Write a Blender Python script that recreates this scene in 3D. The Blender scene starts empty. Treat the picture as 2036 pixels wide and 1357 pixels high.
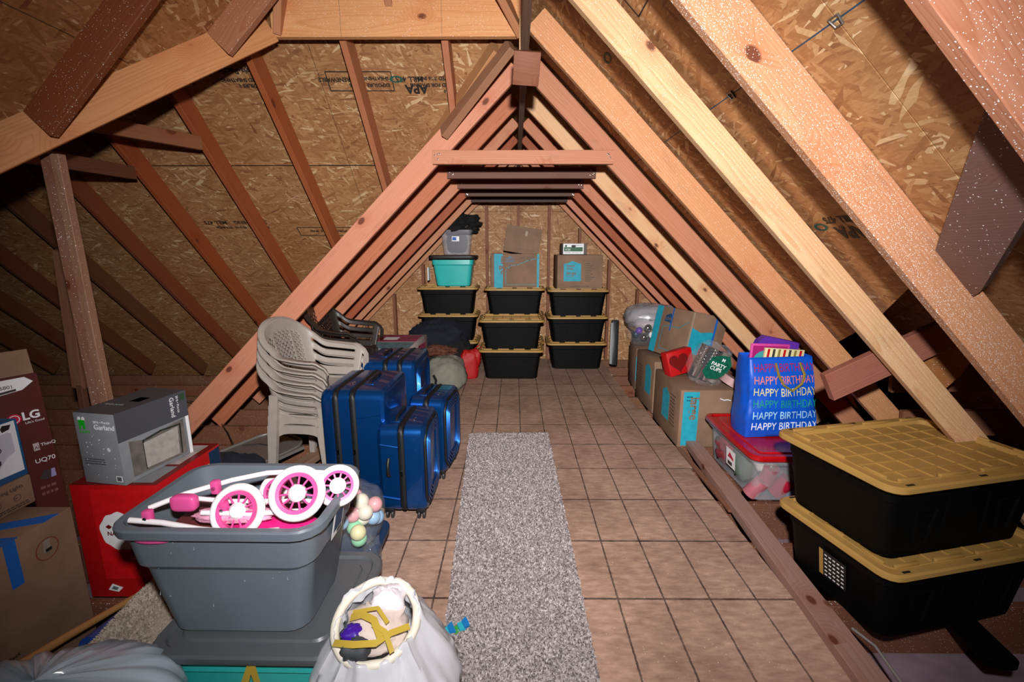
import bpy, bmesh, math, random
from mathutils import Vector, Matrix, Euler, noise

# ------------------------------------------------------------------ camera, world, light, exposure
SC = bpy.context.scene
COL = SC.collection
PI = math.pi
cam_d = bpy.data.cameras.new('camera')
cam_d.sensor_width = 36.0
cam_d.lens = 905.0 / 2036.0 * 36.0
cam_d.clip_start = 0.02
cam_o = bpy.data.objects.new('camera', cam_d)
COL.objects.link(cam_o)
cam_o.location = (0, 0, 1.515)
cam_o.rotation_euler = (PI / 2 - math.atan(183.5 / 905), 0, math.atan(5 / 905))
SC.camera = cam_o

world = bpy.data.worlds.new('world')
SC.world = world
world.use_nodes = True
world.node_tree.nodes['Background'].inputs[0].default_value = (0.9, 0.85, 0.8, 1)
world.node_tree.nodes['Background'].inputs[1].default_value = 0.014


def lamp(name, kind, loc, target, power, falloff=None, **kw):
    d = bpy.data.lights.new(name, kind)
    d.energy = power
    for k, v in kw.items():
        setattr(d, k, v)
    o = bpy.data.objects.new(name, d)
    COL.objects.link(o)
    o.location = loc
    o.rotation_euler = (Vector(target) - Vector(loc)).to_track_quat('-Z', 'Y').to_euler()
    if falloff:
        d.use_nodes = True
        nt = d.node_tree
        em = nt.nodes['Emission']
        lf = nt.nodes.new('ShaderNodeLightFalloff')
        lf.inputs['Strength'].default_value = falloff
        nt.links.new(lf.outputs['Linear'], em.inputs['Strength'])
    return o


# the photographer's flash, a hand's breadth above the lens
lamp('camera_flash', 'SPOT', (0.05, -0.04, 1.80), (0.08, 3.0, 1.08), 200.0, falloff=1.0, spot_size=math.radians(118),
     spot_blend=1.0, shadow_soft_size=0.035, color=(1.0, 0.975, 0.96))

SC.view_settings.view_transform = 'Standard'
SC.view_settings.look = 'None'
SC.view_settings.gamma = 1.0
SC.view_settings.use_curve_mapping = False
SC.view_settings.exposure = 0.0
SC.cycles.max_bounces = 5
SC.cycles.diffuse_bounces = 3
SC.cycles.glossy_bounces = 3
SC.cycles.transparent_max_bounces = 10
SC.cycles.transmission_bounces = 4
SC.cycles.caustics_reflective = False
SC.cycles.caustics_refractive = False
SC.cycles.use_denoising = True


# ------------------------------------------------------------------ helpers
def lin(c):
    if isinstance(c, str):
        c = [int(c[i:i + 2], 16) / 255 for i in (0, 2, 4)]
    return tuple((v / 12.92 if v <= 0.04045 else ((v + 0.055) / 1.055) ** 2.4) for v in c) + (1.0,)


def tag(o, label=None, cat=None, group=None, kind=None):
    if label: o['label'] = label
    if cat: o['category'] = cat
    if group: o['group'] = group
    if kind: o['kind'] = kind
    return o


def empty(name, loc=(0, 0, 0), rz=0.0, rot=None):
    o = bpy.data.objects.new(name, None)
    COL.objects.link(o)
    o.location = loc
    o.rotation_euler = rot if rot else (0, 0, rz)
    o.empty_display_size = 0.1
    return o


def thing(name, label, cat, loc=(0, 0, 0), rz=0.0, group=None, rot=None):
    return tag(empty(name, loc, rz, rot), label, cat, group)


def smooth_by_angle(me, ang=0.6):
    bm = bmesh.new()
    bm.from_mesh(me)
    for f in bm.faces: f.smooth = True
    for e in bm.edges:
        if len(e.link_faces) == 2 and e.calc_face_angle(0) > ang:
            e.smooth = False
    bm.to_mesh(me)
    bm.free()


def make(name, verts, faces, mat, parent=None, smooth=None, M=None, color=None):
    me = bpy.data.meshes.new(name)
    me.from_pydata([tuple(v) for v in verts], [], faces)
    me.update()
    if smooth is not None:
        smooth_by_angle(me, smooth)
    o = bpy.data.objects.new(name, me)
    COL.objects.link(o)
    if mat:
        me.materials.append(mat)
    if parent is not None: o.parent = parent
    if M is not None: o.matrix_local = M
    if color is not None: o.color = color
    return o


class MB:
    """collects simple solids into one mesh"""

    def __init__(s):
        s.v = []
        s.f = []

    def add(s, vs, fs, M=None):
        n = len(s.v)
        for v in vs:
            s.v.append(M @ Vector(v) if M is not None else Vector(v))
        for f in fs: s.f.append(tuple(n + i for i in f))
        return s

    def box(s, c, d, M=None, R=None):
        x, y, z = d[0] / 2, d[1] / 2, d[2] / 2
        vs = [Vector((i * x, j * y, k * z)) for k in (-1, 1) for j in (-1, 1) for i in (-1, 1)]
        if R is not None: vs = [R @ v for v in vs]
        vs = [v + Vector(c) for v in vs]
        return s.add(vs, [(0, 2, 3, 1), (4, 5, 7, 6), (0, 1, 5, 4), (2, 6, 7, 3), (0, 4, 6, 2), (1, 3, 7, 5)], M)

    def loft(s, rings, cap0=True, cap1=True, closed=True, M=None):
        vs = [v for r in rings for v in r]
        n = len(rings[0])
        fs = []
        for i in range(len(rings) - 1):
            for j in range(n if closed else n - 1):
                a, b = i * n + j, i * n + (j + 1) % n
                fs.append((a, b, b + n, a + n))
        if cap0: fs.append(tuple(reversed(range(n))))
        if cap1: fs.append(tuple(range((len(rings) - 1) * n, len(rings) * n)))
        return s.add(vs, fs, M)

    def tube(s, pts, r, n=8, cap=True, M=None, closed=False):
        pts = [Vector(p) for p in pts]
        rings = []
        up = None
        m = len(pts)
        for i, p in enumerate(pts):
            if closed:
                t = (pts[(i + 1) % m] - pts[i - 1]).normalized()
            else:
                t = (pts[min(i + 1, m - 1)] - pts[max(i - 1, 0)]).normalized()
            if up is None:
                up = Vector((0, 0, 1)) if abs(t.z) < .9 else Vector((1, 0, 0))
            a = t.cross(up).normalized()
            up = a.cross(t).normalized()
            rr = r[i] if isinstance(r, (list, tuple)) else r
            rings.append([p + a * math.cos(2 * PI * k / n) * rr + up * math.sin(2 * PI * k / n) * rr for k in range(n)])
        if closed:
            rings.append(rings[0])
            cap = False
        return s.loft(rings, cap, cap, True, M)

    def lathe(s, prof, n=24, M=None, cap0=False, cap1=False):
        rings = [[(r * math.cos(2 * PI * k / n), r * math.sin(2 * PI * k / n), z) for k in range(n)] for r, z in prof]
        return s.loft(rings, cap0, cap1, True, M)

    def prism(s, pts, z0, z1, M=None):
        n = len(pts)
        vs = [(p[0], p[1], z0) for p in pts] + [(p[0], p[1], z1) for p in pts]
        fs = [tuple(reversed(range(n))), tuple(range(n, 2 * n))] + [(i, (i + 1) % n, n + (i + 1) % n, n + i) for i in range(n)]
        return s.add(vs, fs, M)

    def sphere(s, c, r, nu=14, nv=8, sc=(1, 1, 1)):
        rings = []
        for i in range(nv + 1):
            a = -PI / 2 + PI * i / nv
            a = max(-PI / 2 + .02, min(PI / 2 - .02, a))
            rings.append([(c[0] + sc[0] * r * math.cos(a) * math.cos(2 * PI * k / nu), c[1] + sc[1] * r * math.cos(a) * math.sin(2 * PI * k / nu),
                           c[2] + sc[2] * r * math.sin(a)) for k in range(nu)])
        return s.loft(rings)

    def build(s, name, mat, parent=None, smooth=None, M=None, color=None):
        return make(name, s.v, s.f, mat, parent, smooth, M, color)


def rrect(w, d, r, z=0.0, n=5, cx=0.0, cy=0.0):
    r = min(r, w / 2 - 1e-4, d / 2 - 1e-4)
    out = []
    for (sx, sy, a0) in ((1, 1, 0), (-1, 1, PI / 2), (-1, -1, PI), (1, -1, 3 * PI / 2)):
        for k in range(n):
            a = a0 + PI / 2 * k / (n - 1)
            out.append((cx + sx * (w / 2 - r) + r * math.cos(a), cy + sy * (d / 2 - r) + r * math.sin(a), z))
    return out


def frame(o, x, y, z=None):
    """matrix with given origin and axes"""
    x = Vector(x).normalized()
    y = Vector(y)
    y = (y - x * y.dot(x)).normalized()
    z = x.cross(y)
    m = Matrix((x, y, z)).transposed().to_4x4()
    m.translation = Vector(o)
    return m


def bevel_box(name, c, d, mat, parent=None, b=0.004, seg=2, M=None, color=None):
    bm = bmesh.new()
    bmesh.ops.create_cube(bm, size=1.0)
    for v in bm.verts: v.co = Vector((v.co.x * d[0] + c[0], v.co.y * d[1] + c[1], v.co.z * d[2] + c[2]))
    bmesh.ops.bevel(bm, geom=bm.edges[:] + bm.verts[:], offset=b, segments=seg, affect='EDGES', profile=.5)
    me = bpy.data.meshes.new(name)
    bm.to_mesh(me)
    bm.free()
    smooth_by_angle(me, .7)
    me.materials.append(mat)
    o = bpy.data.objects.new(name, me)
    COL.objects.link(o)
    if parent is not None: o.parent = parent
    if M is not None: o.matrix_local = M
    if color is not None: o.color = color
    return o


def text(name, body, size, mat, parent, M, align='LEFT', extrude=0.0004, sx=1.0, bold=0.0, space=1.0, shear=0.0):
    cu = bpy.data.curves.new('t', 'FONT')
    cu.body = body
    cu.size = size
    cu.align_x = align
    cu.extrude = extrude
    cu.offset = bold
    cu.space_character = space
    cu.shear = shear
    cu.resolution_u = 3
    tmp = bpy.data.objects.new('t', cu)
    me = bpy.data.meshes.new_from_object(tmp)
    bpy.data.objects.remove(tmp)
    bpy.data.curves.remove(cu)
    me.name = name
    me.materials.clear()
    me.materials.append(mat)
    for v in me.vertices: v.co.x *= sx
    o = bpy.data.objects.new(name, me)
    COL.objects.link(o)
    o.parent = parent
    o.matrix_local = M
    return o


# ------------------------------------------------------------------ materials
MATS = {}


class NT:
    def __init__(s, name):
        s.m = bpy.data.materials.new(name)
        s.m.use_nodes = True
        s.t = s.m.node_tree
        s.b = s.t.nodes['Principled BSDF']
        s.out = s.t.nodes['Material Output']
        MATS[name] = s.m

    def n(s, t, **kw):
        nd = s.t.nodes.new(t)
        for k, v in kw.items(): setattr(nd, k, v)
        return nd

    def l(s, a, b):
        s.t.links.new(a, b)

    def math(s, op, a, b=None, c=None, clamp=False):
        nd = s.n('ShaderNodeMath', operation=op)
        nd.use_clamp = clamp
        for i, v in enumerate((a, b, c)):
            if v is None: continue
            if isinstance(v, (int, float)): nd.inputs[i].default_value = v
            else: s.l(v, nd.inputs[i])
        return nd.outputs[0]

    def mix(s, f, a, b, mode='MIX'):
        nd = s.n('ShaderNodeMix', data_type='RGBA', blend_type=mode)
        for sock, v in ((nd.inputs[0], f), (nd.inputs[6], a), (nd.inputs[7], b)):
            if isinstance(v, (int, float)): sock.default_value = v
            elif isinstance(v, tuple): sock.default_value = v
            else: s.l(v, sock)
        return nd.outputs[2]

    def ramp(s, f, stops, interp='LINEAR'):
        nd = s.n('ShaderNodeValToRGB')
        nd.color_ramp.interpolation = interp
        el = nd.color_ramp.elements
        while len(el) < len(stops): el.new(.5)
        for e, (p, c) in zip(el, stops):
            e.position = p
            e.color = c if isinstance(c, tuple) else (c, c, c, 1)
        s.l(f, nd.inputs[0])
        return nd.outputs[0]

    def coords(s, scale=(1, 1, 1), rot=(0, 0, 0), loc=None, src=None):
        if src is None:
            src = s.n('ShaderNodeTexCoord').outputs['Object']
        mp = s.n('ShaderNodeMapping')
        mp.inputs['Scale'].default_value = scale
        mp.inputs['Rotation'].default_value = rot
        if loc is not None: s.l(loc, mp.inputs['Location'])
        s.l(src, mp.inputs[0])
        return mp.outputs[0]

    def noise(s, vec, scale, detail=3, rough=.5, out=0, dist=0.0):
        nd = s.n('ShaderNodeTexNoise')
        nd.inputs['Scale'].default_value = scale
        nd.inputs['Detail'].default_value = detail
        nd.inputs['Roughness'].default_value = rough
        nd.inputs['Distortion'].default_value = dist
        s.l(vec, nd.inputs['Vector'])
        return nd.outputs[out]

    def bump(s, h, strength=.3, dist=.01):
        nd = s.n('ShaderNodeBump')
        nd.inputs['Strength'].default_value = strength
        nd.inputs['Distance'].default_value = dist
        s.l(h, nd.inputs['Height'])
        s.l(nd.outputs[0], s.b.inputs['Normal'])

    def set(s, **kw):
        for k, v in kw.items():
            k = k.replace('_', ' ')
            sock = s.b.inputs[k]
            if hasattr(v, 'is_linked') or isinstance(v, bpy.types.NodeSocket): s.l(v, sock)
            else: sock.default_value = v
        return s


def plain(name, col, rough=.5, metal=0.0, spec=.5, noise_amt=0.0, nscale=20, bump=0.0, bscale=200, coat=0.0, emit=0.0):
    t = NT(name)
    c = lin(col)
    t.set(Base_Color=c, Roughness=rough, Metallic=metal)
    t.b.inputs['Specular IOR Level'].default_value = spec
    t.b.inputs['Coat Weight'].default_value = coat
    if noise_amt:
        v = t.coords()
        f = t.noise(v, nscale, 4)
        d = tuple(x * (1 - noise_amt) for x in c[:3]) + (1,)
        e = tuple(min(1, x * (1 + noise_amt)) for x in c[:3]) + (1,)
        t.l(t.ramp(f, [(.3, d), (.7, e)]), t.b.inputs['Base Color'])
    if bump:
        t.bump(t.noise(t.coords(), bscale, 3), bump, .002)
    return t.m


def wood_mat(name, sparkle=0.0):
    """lumber: grain runs along local X; the board's own tint comes from the object colour"""
    t = NT(name)
    info = t.n('ShaderNodeObjectInfo')
    tc = t.n('ShaderNodeTexCoord').outputs['Object']
    off = t.n('ShaderNodeCombineXYZ')
    for i, k in enumerate((37.0, 5.0, 9.0)):
        t.l(t.math('MULTIPLY', info.outputs['Random'], k), off.inputs[i])
    add = t.n('ShaderNodeVectorMath', operation='ADD')
    t.l(tc, add.inputs[0]); t.l(off.outputs[0], add.inputs[1])
    P = add.outputs[0]
    # knots
    vk = t.n('ShaderNodeTexVoronoi', feature='F1')
    vk.inputs['Scale'].default_value = 1.0
    t.l(t.coords((5.5, 9, 9), src=P), vk.inputs['Vector'])
    sep = t.n('ShaderNodeSeparateColor')
    t.l(vk.outputs['Color'], sep.inputs[0])
    big = t.math('GREATER_THAN', sep.outputs[0], .80)
    kd = vk.outputs['Distance']
    knot = t.math('MULTIPLY', t.ramp(kd, [(.13, 1.0), (.19, 0.0)]), big)
    halo = t.math('MULTIPLY', t.ramp(kd, [(.05, 1.0), (.62, 0.0)]), big)
    # growth rings
    warp = t.noise(t.coords((1.1, 5, 5), src=P), 1.0, 2)
    sp = t.n('ShaderNodeSeparateXYZ'); t.l(tc, sp.inputs[0])
    yy = t.math('ADD', sp.outputs[1], t.math('MULTIPLY', t.math('SUBTRACT', info.outputs['Random'], .5), .14))
    zz = t.math('ADD', sp.outputs[2], .045)
    r = t.math('SQRT', t.math('ADD', t.math('POWER', yy, 2), t.math('POWER', zz, 2)))
    r = t.math('ADD', r, t.math('MULTIPLY', warp, .07))
    r = t.math('ADD', r, t.math('MULTIPLY', halo, .055))
    band = t.math('FRACT', t.math('MULTIPLY', r, 95))
    band = t.ramp(band, [(0, 0.0), (.6, .35), (.88, 1.0), (1.0, 0.0)])
    fib = t.noise(t.coords((3, 160, 160), src=P), 1.0, 3, .6)
    blot = t.noise(t.coords((1.5, 6, 6), src=P), 1.0, 3)
    base = info.outputs['Color']
    dark = t.mix(1.0, base, lin((.88, .74, .64)), 'MULTIPLY')
    c = t.mix(t.math('MULTIPLY', band, .6), base, dark)
    c = t.mix(t.math('MULTIPLY', t.ramp(fib, [(.35, 0.0), (.7, 1.0)]), .38), c, t.mix(1.0, base, lin((.86, .78, .74)), 'MULTIPLY'))
    c = t.mix(t.ramp(blot, [(.35, 0.0), (.75, .55)]), c, t.mix(1.0, base, lin((.95, .86, .80)), 'MULTIPLY'))
    c = t.mix(t.math('MULTIPLY', halo, .45), c, t.mix(1.0, base, lin((.86, .62, .48)), 'MULTIPLY'))
    c = t.mix(t.math('MULTIPLY', knot, .9), c, lin((.36, .17, .10)))
    dirt = t.noise(t.coords((4, 12, 12), src=P), 1.0, 5, .7)
    c = t.mix(t.ramp(dirt, [(.58, 0.0), (.82, .35)]), c, lin((.30, .22, .19)))
    rough = .62
    if sparkle:
        vs = t.n('ShaderNodeTexVoronoi', feature='F1')
        vs.inputs['Scale'].default_value = 240
        t.l(tc, vs.inputs['Vector'])
        s2 = t.n('ShaderNodeSeparateColor'); t.l(vs.outputs['Color'], s2.inputs[0])
        dens = t.noise(t.coords((2.5, 7, 7), src=P), 1.0, 2)
        pick = t.math('GREATER_THAN', s2.outputs[0], t.ramp(dens, [(.3, .97), (.62, 1 - sparkle)]))
        dot = t.math('MULTIPLY', t.math('LESS_THAN', vs.outputs['Distance'], t.math('MULTIPLY', s2.outputs[1], .5)), pick)
        c = t.mix(dot, c, (1, 1, 1, 1))
        rough = t.math('SUBTRACT', .62, t.math('MULTIPLY', dot, .3))
    t.set(Base_Color=c, Roughness=rough)
    t.b.inputs['Specular IOR Level'].default_value = .3
    t.bump(t.math('ADD', t.math('MULTIPLY', band, .3), fib), .25, .0015)
    return t.m


def osb_mat(name, tint=(1, 1, 1), gain=1.0, size=1.0, lines=False, contrast=1.0):
    """oriented strand board: several layers of long random flakes (plane lies in local XY)"""
    t = NT(name)
    tc = t.n('ShaderNodeTexCoord').outputs['Object']
    w = t.noise(tc, 6.0, 2, out=1)
    sub = t.n('ShaderNodeVectorMath', operation='SUBTRACT'); t.l(w, sub.inputs[0]); sub.inputs[1].default_value = (.5, .5, .5)
    scl = t.n('ShaderNodeVectorMath', operation='SCALE'); t.l(sub.outputs[0], scl.inputs[0]); scl.inputs['Scale'].default_value = .035
    add = t.n('ShaderNodeVectorMath', operation='ADD'); t.l(tc, add.inputs[0]); t.l(scl.outputs[0], add.inputs[1])
    P = add.outputs[0]
    lay = None
    hgt = None
    for i, (ang, sx, sy) in enumerate(((.15, 11, 66), (-.55, 9, 60), (.75, 12, 72), (1.3, 14, 70), (-.1, 10, 85))):
        v = t.n('ShaderNodeTexVoronoi', feature='F1', voronoi_dimensions='2D')
        v.inputs['Scale'].default_value = 1.0 * size
        rt = t.n('ShaderNodeMapping'); rt.inputs['Rotation'].default_value = (0, 0, ang); t.l(P, rt.inputs[0])
        mp = t.n('ShaderNodeMapping'); mp.inputs['Scale'].default_value = (sx, sy, 0); mp.inputs['Location'].default_value = (i * 7.3, i * 3.1, 0)
        t.l(rt.outputs[0], mp.inputs[0])
        t.l(mp.outputs[0], v.inputs['Vector'])
        sc = t.n('ShaderNodeSeparateColor'); t.l(v.outputs['Color'], sc.inputs[0])
        val = sc.outputs[0]
        h = sc.outputs[1]
        if lay is None:
            lay, hgt = val, h
        else:
            top = t.math('GREATER_THAN', h, hgt)
            lay = t.math('ADD', t.math('MULTIPLY', lay, t.math('SUBTRACT', 1.0, top)), t.math('MULTIPLY', val, top))
            hgt = t.math('MAXIMUM', hgt, h)
    g = [(.0, (.56, .38, .25)), (.06, (.64, .46, .31)), (.35, (.69, .51, .35)), (.65, (.73, .55, .38)), (.90, (.77, .61, .44)), (.97, (.86, .74, .58)), (1.0, (.90, .80, .66))]
    st = []
    for p, c in g:
        c = tuple(.62 + (x - .62) * contrast if False else x for x in c)
        st.append((p, tuple(min(1, a * b * gain) for a, b in zip(lin(c)[:3], tint)) + (1,)))
    col = t.ramp(lay, st)
    fine = t.noise(t.coords((30, 160, 30), src=P), 1.0, 3)
    col = t.mix(t.math('MULTIPLY', t.ramp(fine, [(.3, 0.0), (.7, 1.0)]), .35), col, t.mix(1.0, col, lin((.72, .62, .55)), 'MULTIPLY'))
    big = t.noise(tc, 1.7, 3)
    col = t.mix(t.ramp(big, [(.35, 0.0), (.75, .5)]), col, t.mix(1.0, col, lin((.84, .72, .64)), 'MULTIPLY'))
    t.set(Base_Color=col, Roughness=.65)
    t.b.inputs['Specular IOR Level'].default_value = .3
    t.bump(hgt, .35, .002)
    return t.m


WOOD = wood_mat('lumber')
WOODS = wood_mat('lumber_glitter', .65)
WOODL = wood_mat('lumber_dusty', .10)
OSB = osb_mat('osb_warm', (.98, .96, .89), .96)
OSBB = osb_mat('osb_back', (.98, .95, .89), .80)  # older board, also darkened in colour where the flash hardly reaches


def card_mat(name, col='8a6f5b'):
    t = NT(name)
    c = lin(col)
    v = t.coords()
    f = t.noise(v, 5, 4)
    w = t.noise(t.coords((1, 1, 60)), 6, 2)
    d = tuple(x * .8 for x in c[:3]) + (1,)
    e = tuple(x * 1.12 for x in c[:3]) + (1,)
    a = t.ramp(f, [(.3, d), (.7, e)])
    a = t.mix(t.math('MULTIPLY', w, .25), a, t.mix(1.0, a, (.8, .78, .76, 1), 'MULTIPLY'))
    t.set(Base_Color=a, Roughness=.75)
    t.b.inputs['Specular IOR Level'].default_value = .2
    t.bump(t.noise(v, 14, 3), .25, .01)
    return t.m


CARD = card_mat('cardboard')
CARDD = card_mat('cardboard_dark', '6e5546')
TEALP = plain('print_teal', '1d9db4', .6, noise_amt=.12)
WHITE = plain('white_print', 'efeff2', .5)
WHITEP = plain('white_plastic', 'f2f0ee', .3)
INK = plain('black_ink', '14110f', .6)
DKP = plain('print_dark', '35302c', .6)
BLACKP = plain('black_plastic', '040404', .6, spec=.14, bump=.1, bscale=300, noise_amt=.2)
YEL = plain('lid_yellow', 'ab8548', .48, noise_amt=.06, nscale=8, spec=.35)
TEAL = plain('teal_plastic', '2fb3ae', .35, noise_amt=.05, nscale=6)
GREYP = plain('grey_plastic', '67707a', .34, noise_amt=.06, nscale=5, bump=.05, bscale=500)
GREYL = plain('grey_lid', '54585c', .36, bump=.1, bscale=120)
NAVYP = plain('navy_plastic', '1b3350', .4)
REDL = plain('red_lid', 'b00f16', .25, noise_amt=.1)
RESIN = plain('resin_beige', '9c928a', .5, noise_amt=.05, bump=.05)
RESIND = plain('resin_brown', '2a2320', .45)
SUIT = plain('suitcase_blue', '0b509a', .33, metal=.8, coat=.4, spec=.6)
SUITD = plain('zipper_black', '0a0b10', .55)
CHROME = plain('chrome', 'c8c8c8', .15, metal=1.0)
RUB = plain('rubber_black', '0c0c0e', .5)
RED = plain('red_print', 'b80d12', .45, noise_amt=.06)
REDD = plain('red_dark', '6d0608', .5)
PINK = plain('hot_pink', 'e25399', .4)
MAG = plain('magenta_cloth', 'd80f78', .7)
BLUEF = plain('gift_blue', '0a54c8', .42, noise_amt=.08)
PURP = plain('purple', '5b2a9b', .45)
MAROON = plain('maroon_card', '532220', .5, noise_amt=.08)
SILV = plain('silver_grey_card', '84878c', .5, metal=.0, noise_amt=.05)
SILVD = plain('dark_grey_card', '4a4b50', .45)
GREEN = plain('green_print', '10a820', .5)
TAPEB = plain('blue_tape', '1760b8', .6)
NAVYC = plain('navy_cloth', '080c1c', .9)
BLKC = plain('black_cloth', '070707', .9)
METG = plain('grey_metal', '77706b', .4, metal=.3)
DRY = plain('drywall_paper', '8a7480', .9, noise_amt=.25, nscale=7)
LGRED = plain('logo_red', 'c31a44', .4)


def film(name, col=(1, 1, 1), alpha=.5, rough=.25):
    t = NT(name)
    t.set(Base_Color=tuple(col) + (1,), Roughness=rough, Alpha=alpha)
    t.b.inputs['Specular IOR Level'].default_value = .8
    return t.m


FILM = film('clear_film', (.7, .7, .74), .07, .12)
TRASH = film('white_bag_film', (.66, .66, .71), .88, .25)
TRASHB = film('bluish_bag_film', (.52, .61, .70), .82, .22)
CLEARP = film('clear_plastic', (.62, .62, .68), .17, .2)

# floor deck: strand board, dirty, with dark nailing lines printed every 8 in across and 16 in along
t = NT('deck')
tc = t.n('ShaderNodeTexCoord').outputs['Object']
fl = t.noise(t.coords((14, 40, 1)), 1.0, 5, .6)
fl2 = t.noise(t.coords((40, 12, 1), (0, 0, .5)), 1.0, 4, .6)
big = t.noise(tc, 2.2, 5, .65)
col = t.ramp(fl, [(.25, lin('907364')), (.5, lin('ab8b79')), (.75, lin('c3a38f'))])
col = t.mix(t.ramp(fl2, [(.62, 0.0), (.78, .7)]), col, lin('b59c8a'))
col = t.mix(t.ramp(big, [(.42, 0.0), (.7, .75)]), col, t.mix(1.0, col, lin('bdb6b2'), 'MULTIPLY'))
spk = t.n('ShaderNodeTexVoronoi'); spk.inputs['Scale'].default_value = 130; t.l(tc, spk.inputs['Vector'])
ss = t.n('ShaderNodeSeparateColor'); t.l(spk.outputs['Color'], ss.inputs[0])
col = t.mix(t.math('MULTIPLY', t.math('GREATER_THAN', ss.outputs[0], .985), t.math('LESS_THAN', spk.outputs['Distance'], .25)), col, lin('d8cbbd'))
sp = t.n('ShaderNodeSeparateXYZ'); t.l(tc, sp.inputs[0])
jit = t.math('MULTIPLY', t.math('SUBTRACT', t.noise(tc, 60, 2), .5), .006)


def lines(axis, offs, period, width):
    a = t.math('ADD', t.math('ADD', sp.outputs[axis], -offs + period * 40), jit)
    m = t.math('FRACT', t.math('DIVIDE', a, period))
    d = t.math('MINIMUM', m, t.math('SUBTRACT', 1.0, m))
    return t.math('LESS_THAN', d, width / period)


la = lines(0, .051, .2033, .0042)
lb = lines(1, 1.745, .406, .0055)
ln = t.math('MAXIMUM', la, lb)
wear = t.ramp(t.noise(tc, 9, 4), [(.3, .95), (.7, .55)])
col = t.mix(t.math('MULTIPLY', ln, wear), col, lin('231d1d'))
t.set(Base_Color=col, Roughness=.6)
t.b.inputs['Specular IOR Level'].default_value = .35
t.bump(fl, .2, .002)
DECK = t.m

# carpet pile (runner and offcut)
t = NT('carpet_pile')
v = t.coords((1, 1, 1))
a = t.noise(v, 150, 3, .7)
b = t.noise(v, 5, 3)
c = t.ramp(a, [(.33, lin('4a4042')), (.43, lin('8f8686')), (.56, lin('bdb3b2')), (.72, lin('dcd3d0'))])
c = t.mix(t.ramp(b, [(.35, 0.0), (.8, .35)]), c, lin('7d7474'))
t.set(Base_Color=c, Roughness=.95)
t.bump(a, .9, .006)
PILE = t.m

PINE = lin((.80, .58, .42))
PINK_W = lin((.75, .53, .41))
PALE = lin((.84, .70, .54))
RED_W = lin((.62, .34, .22))
GREY_W = lin((.46, .37, .34))
BROWN_W = lin((.50, .33, .24))
JOIST_W = lin((.47, .32, .25))

# ------------------------------------------------------------------ the attic shell
SH = .198  # vertical offset from rafter underside to sheathing, 45 degree roof


def lumber(parent, p0, p1, w=.038, d=.14, up=(0, 0, 1), col=PINE, mat=None, name='rafter', side=0.0, lift=0.0, label=None, warp=0.0):
    """board from p0 to p1: d along 'up' (perpendicular to its length), w across; origin edge is the under side, local X along the board"""
    p0, p1 = Vector(p0), Vector(p1)
    x = (p1 - p0)
    L = x.length
    x.normalize()
    u = Vector(up)
    u = (u - x * u.dot(x)).normalized()
    s = u.cross(x)
    M = Matrix((x, s, u)).transposed().to_4x4()
    M.translation = (p0 + p1) / 2 + u * (d / 2 + lift) + s * side
    b = .0025
    sec = [(-w / 2 + b, -d / 2), (w / 2 - b, -d / 2), (w / 2, -d / 2 + b), (w / 2, d / 2 - b), (w / 2 - b, d / 2), (-w / 2 + b, d / 2), (-w / 2, d / 2 - b), (-w / 2, -d / 2 + b)]
    mb = MB()
    mb.loft([[(xx, a, c) for a, c in sec] for xx in (-L / 2, L / 2)])
    jc = tuple(c * random.uniform(.93, 1.06) for c in col[:3]) + (1,)
    o = mb.build(name, mat or WOOD, parent, color=jc)
    o.matrix_local = M
    if label: o['label'] = label
    return o


def clip_poly(poly, x0, x1, y0, y1):
    def clip(pts, ins, inter):
        out = []
        for i in range(len(pts)):
            a, b = pts[i - 1], pts[i]
            if ins(b):
                if not ins(a): out.append(inter(a, b))
                out.append(b)
            elif ins(a): out.append(inter(a, b))
        return out

    def ix(k, v):
        def f(a, b):
            t_ = (v - a[k]) / (b[k] - a[k])
            return (a[0] + t_ * (b[0] - a[0]), a[1] + t_ * (b[1] - a[1]))
        return f
    for ins, k, v in ((lambda p: p[0] >= x0, 0, x0), (lambda p: p[0] <= x1, 0, x1), (lambda p: p[1] >= y0, 1, y0), (lambda p: p[1] <= y1, 1, y1)):
        if not poly: break
        poly = clip(poly, ins, ix(k, v))
    return poly


def sheath(parent, O, U, V, region, us, vs, mat, name='panel', th=.011, gap=.0022):
    """sheathing panels: local x along U, y along V, thickness away from the room (minus z)"""
    M = frame(O, U, V)
    for i in range(len(us) - 1):
        for j in range(len(vs) - 1):
            p = clip_poly(list(region), us[i] + gap, us[i + 1] - gap, vs[j] + gap, vs[j + 1] - gap)
            q = []
            for a in p:
                if not q or (abs(a[0] - q[-1][0]) + abs(a[1] - q[-1][1])) > 1e-4: q.append(a)
            if len(q) > 2 and (abs(q[0][0] - q[-1][0]) + abs(q[0][1] - q[-1][1])) < 1e-4: q.pop()
            if len(q) < 3: continue
            ar = sum(q[k - 1][0] * q[k][1] - q[k][0] * q[k - 1][1] for k in range(len(q)))
            if abs(ar) < 1e-3: continue
            if ar < 0: q.reverse()
            MB().prism(q, -th, 0).build(name, mat, parent, M=M)


S2 = math.sqrt(2)
random.seed(4)
RAF_Y = [.89, 1.43, 1.93, 2.52, 3.12, 3.73, 4.34, 4.95, 5.56, 6.12]
RCOL = [PINK_W, lin((.80, .60, .45)), PALE, PINE, PINK_W, PALE, PINK_W, RED_W, PINK_W, PINK_W]

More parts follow.
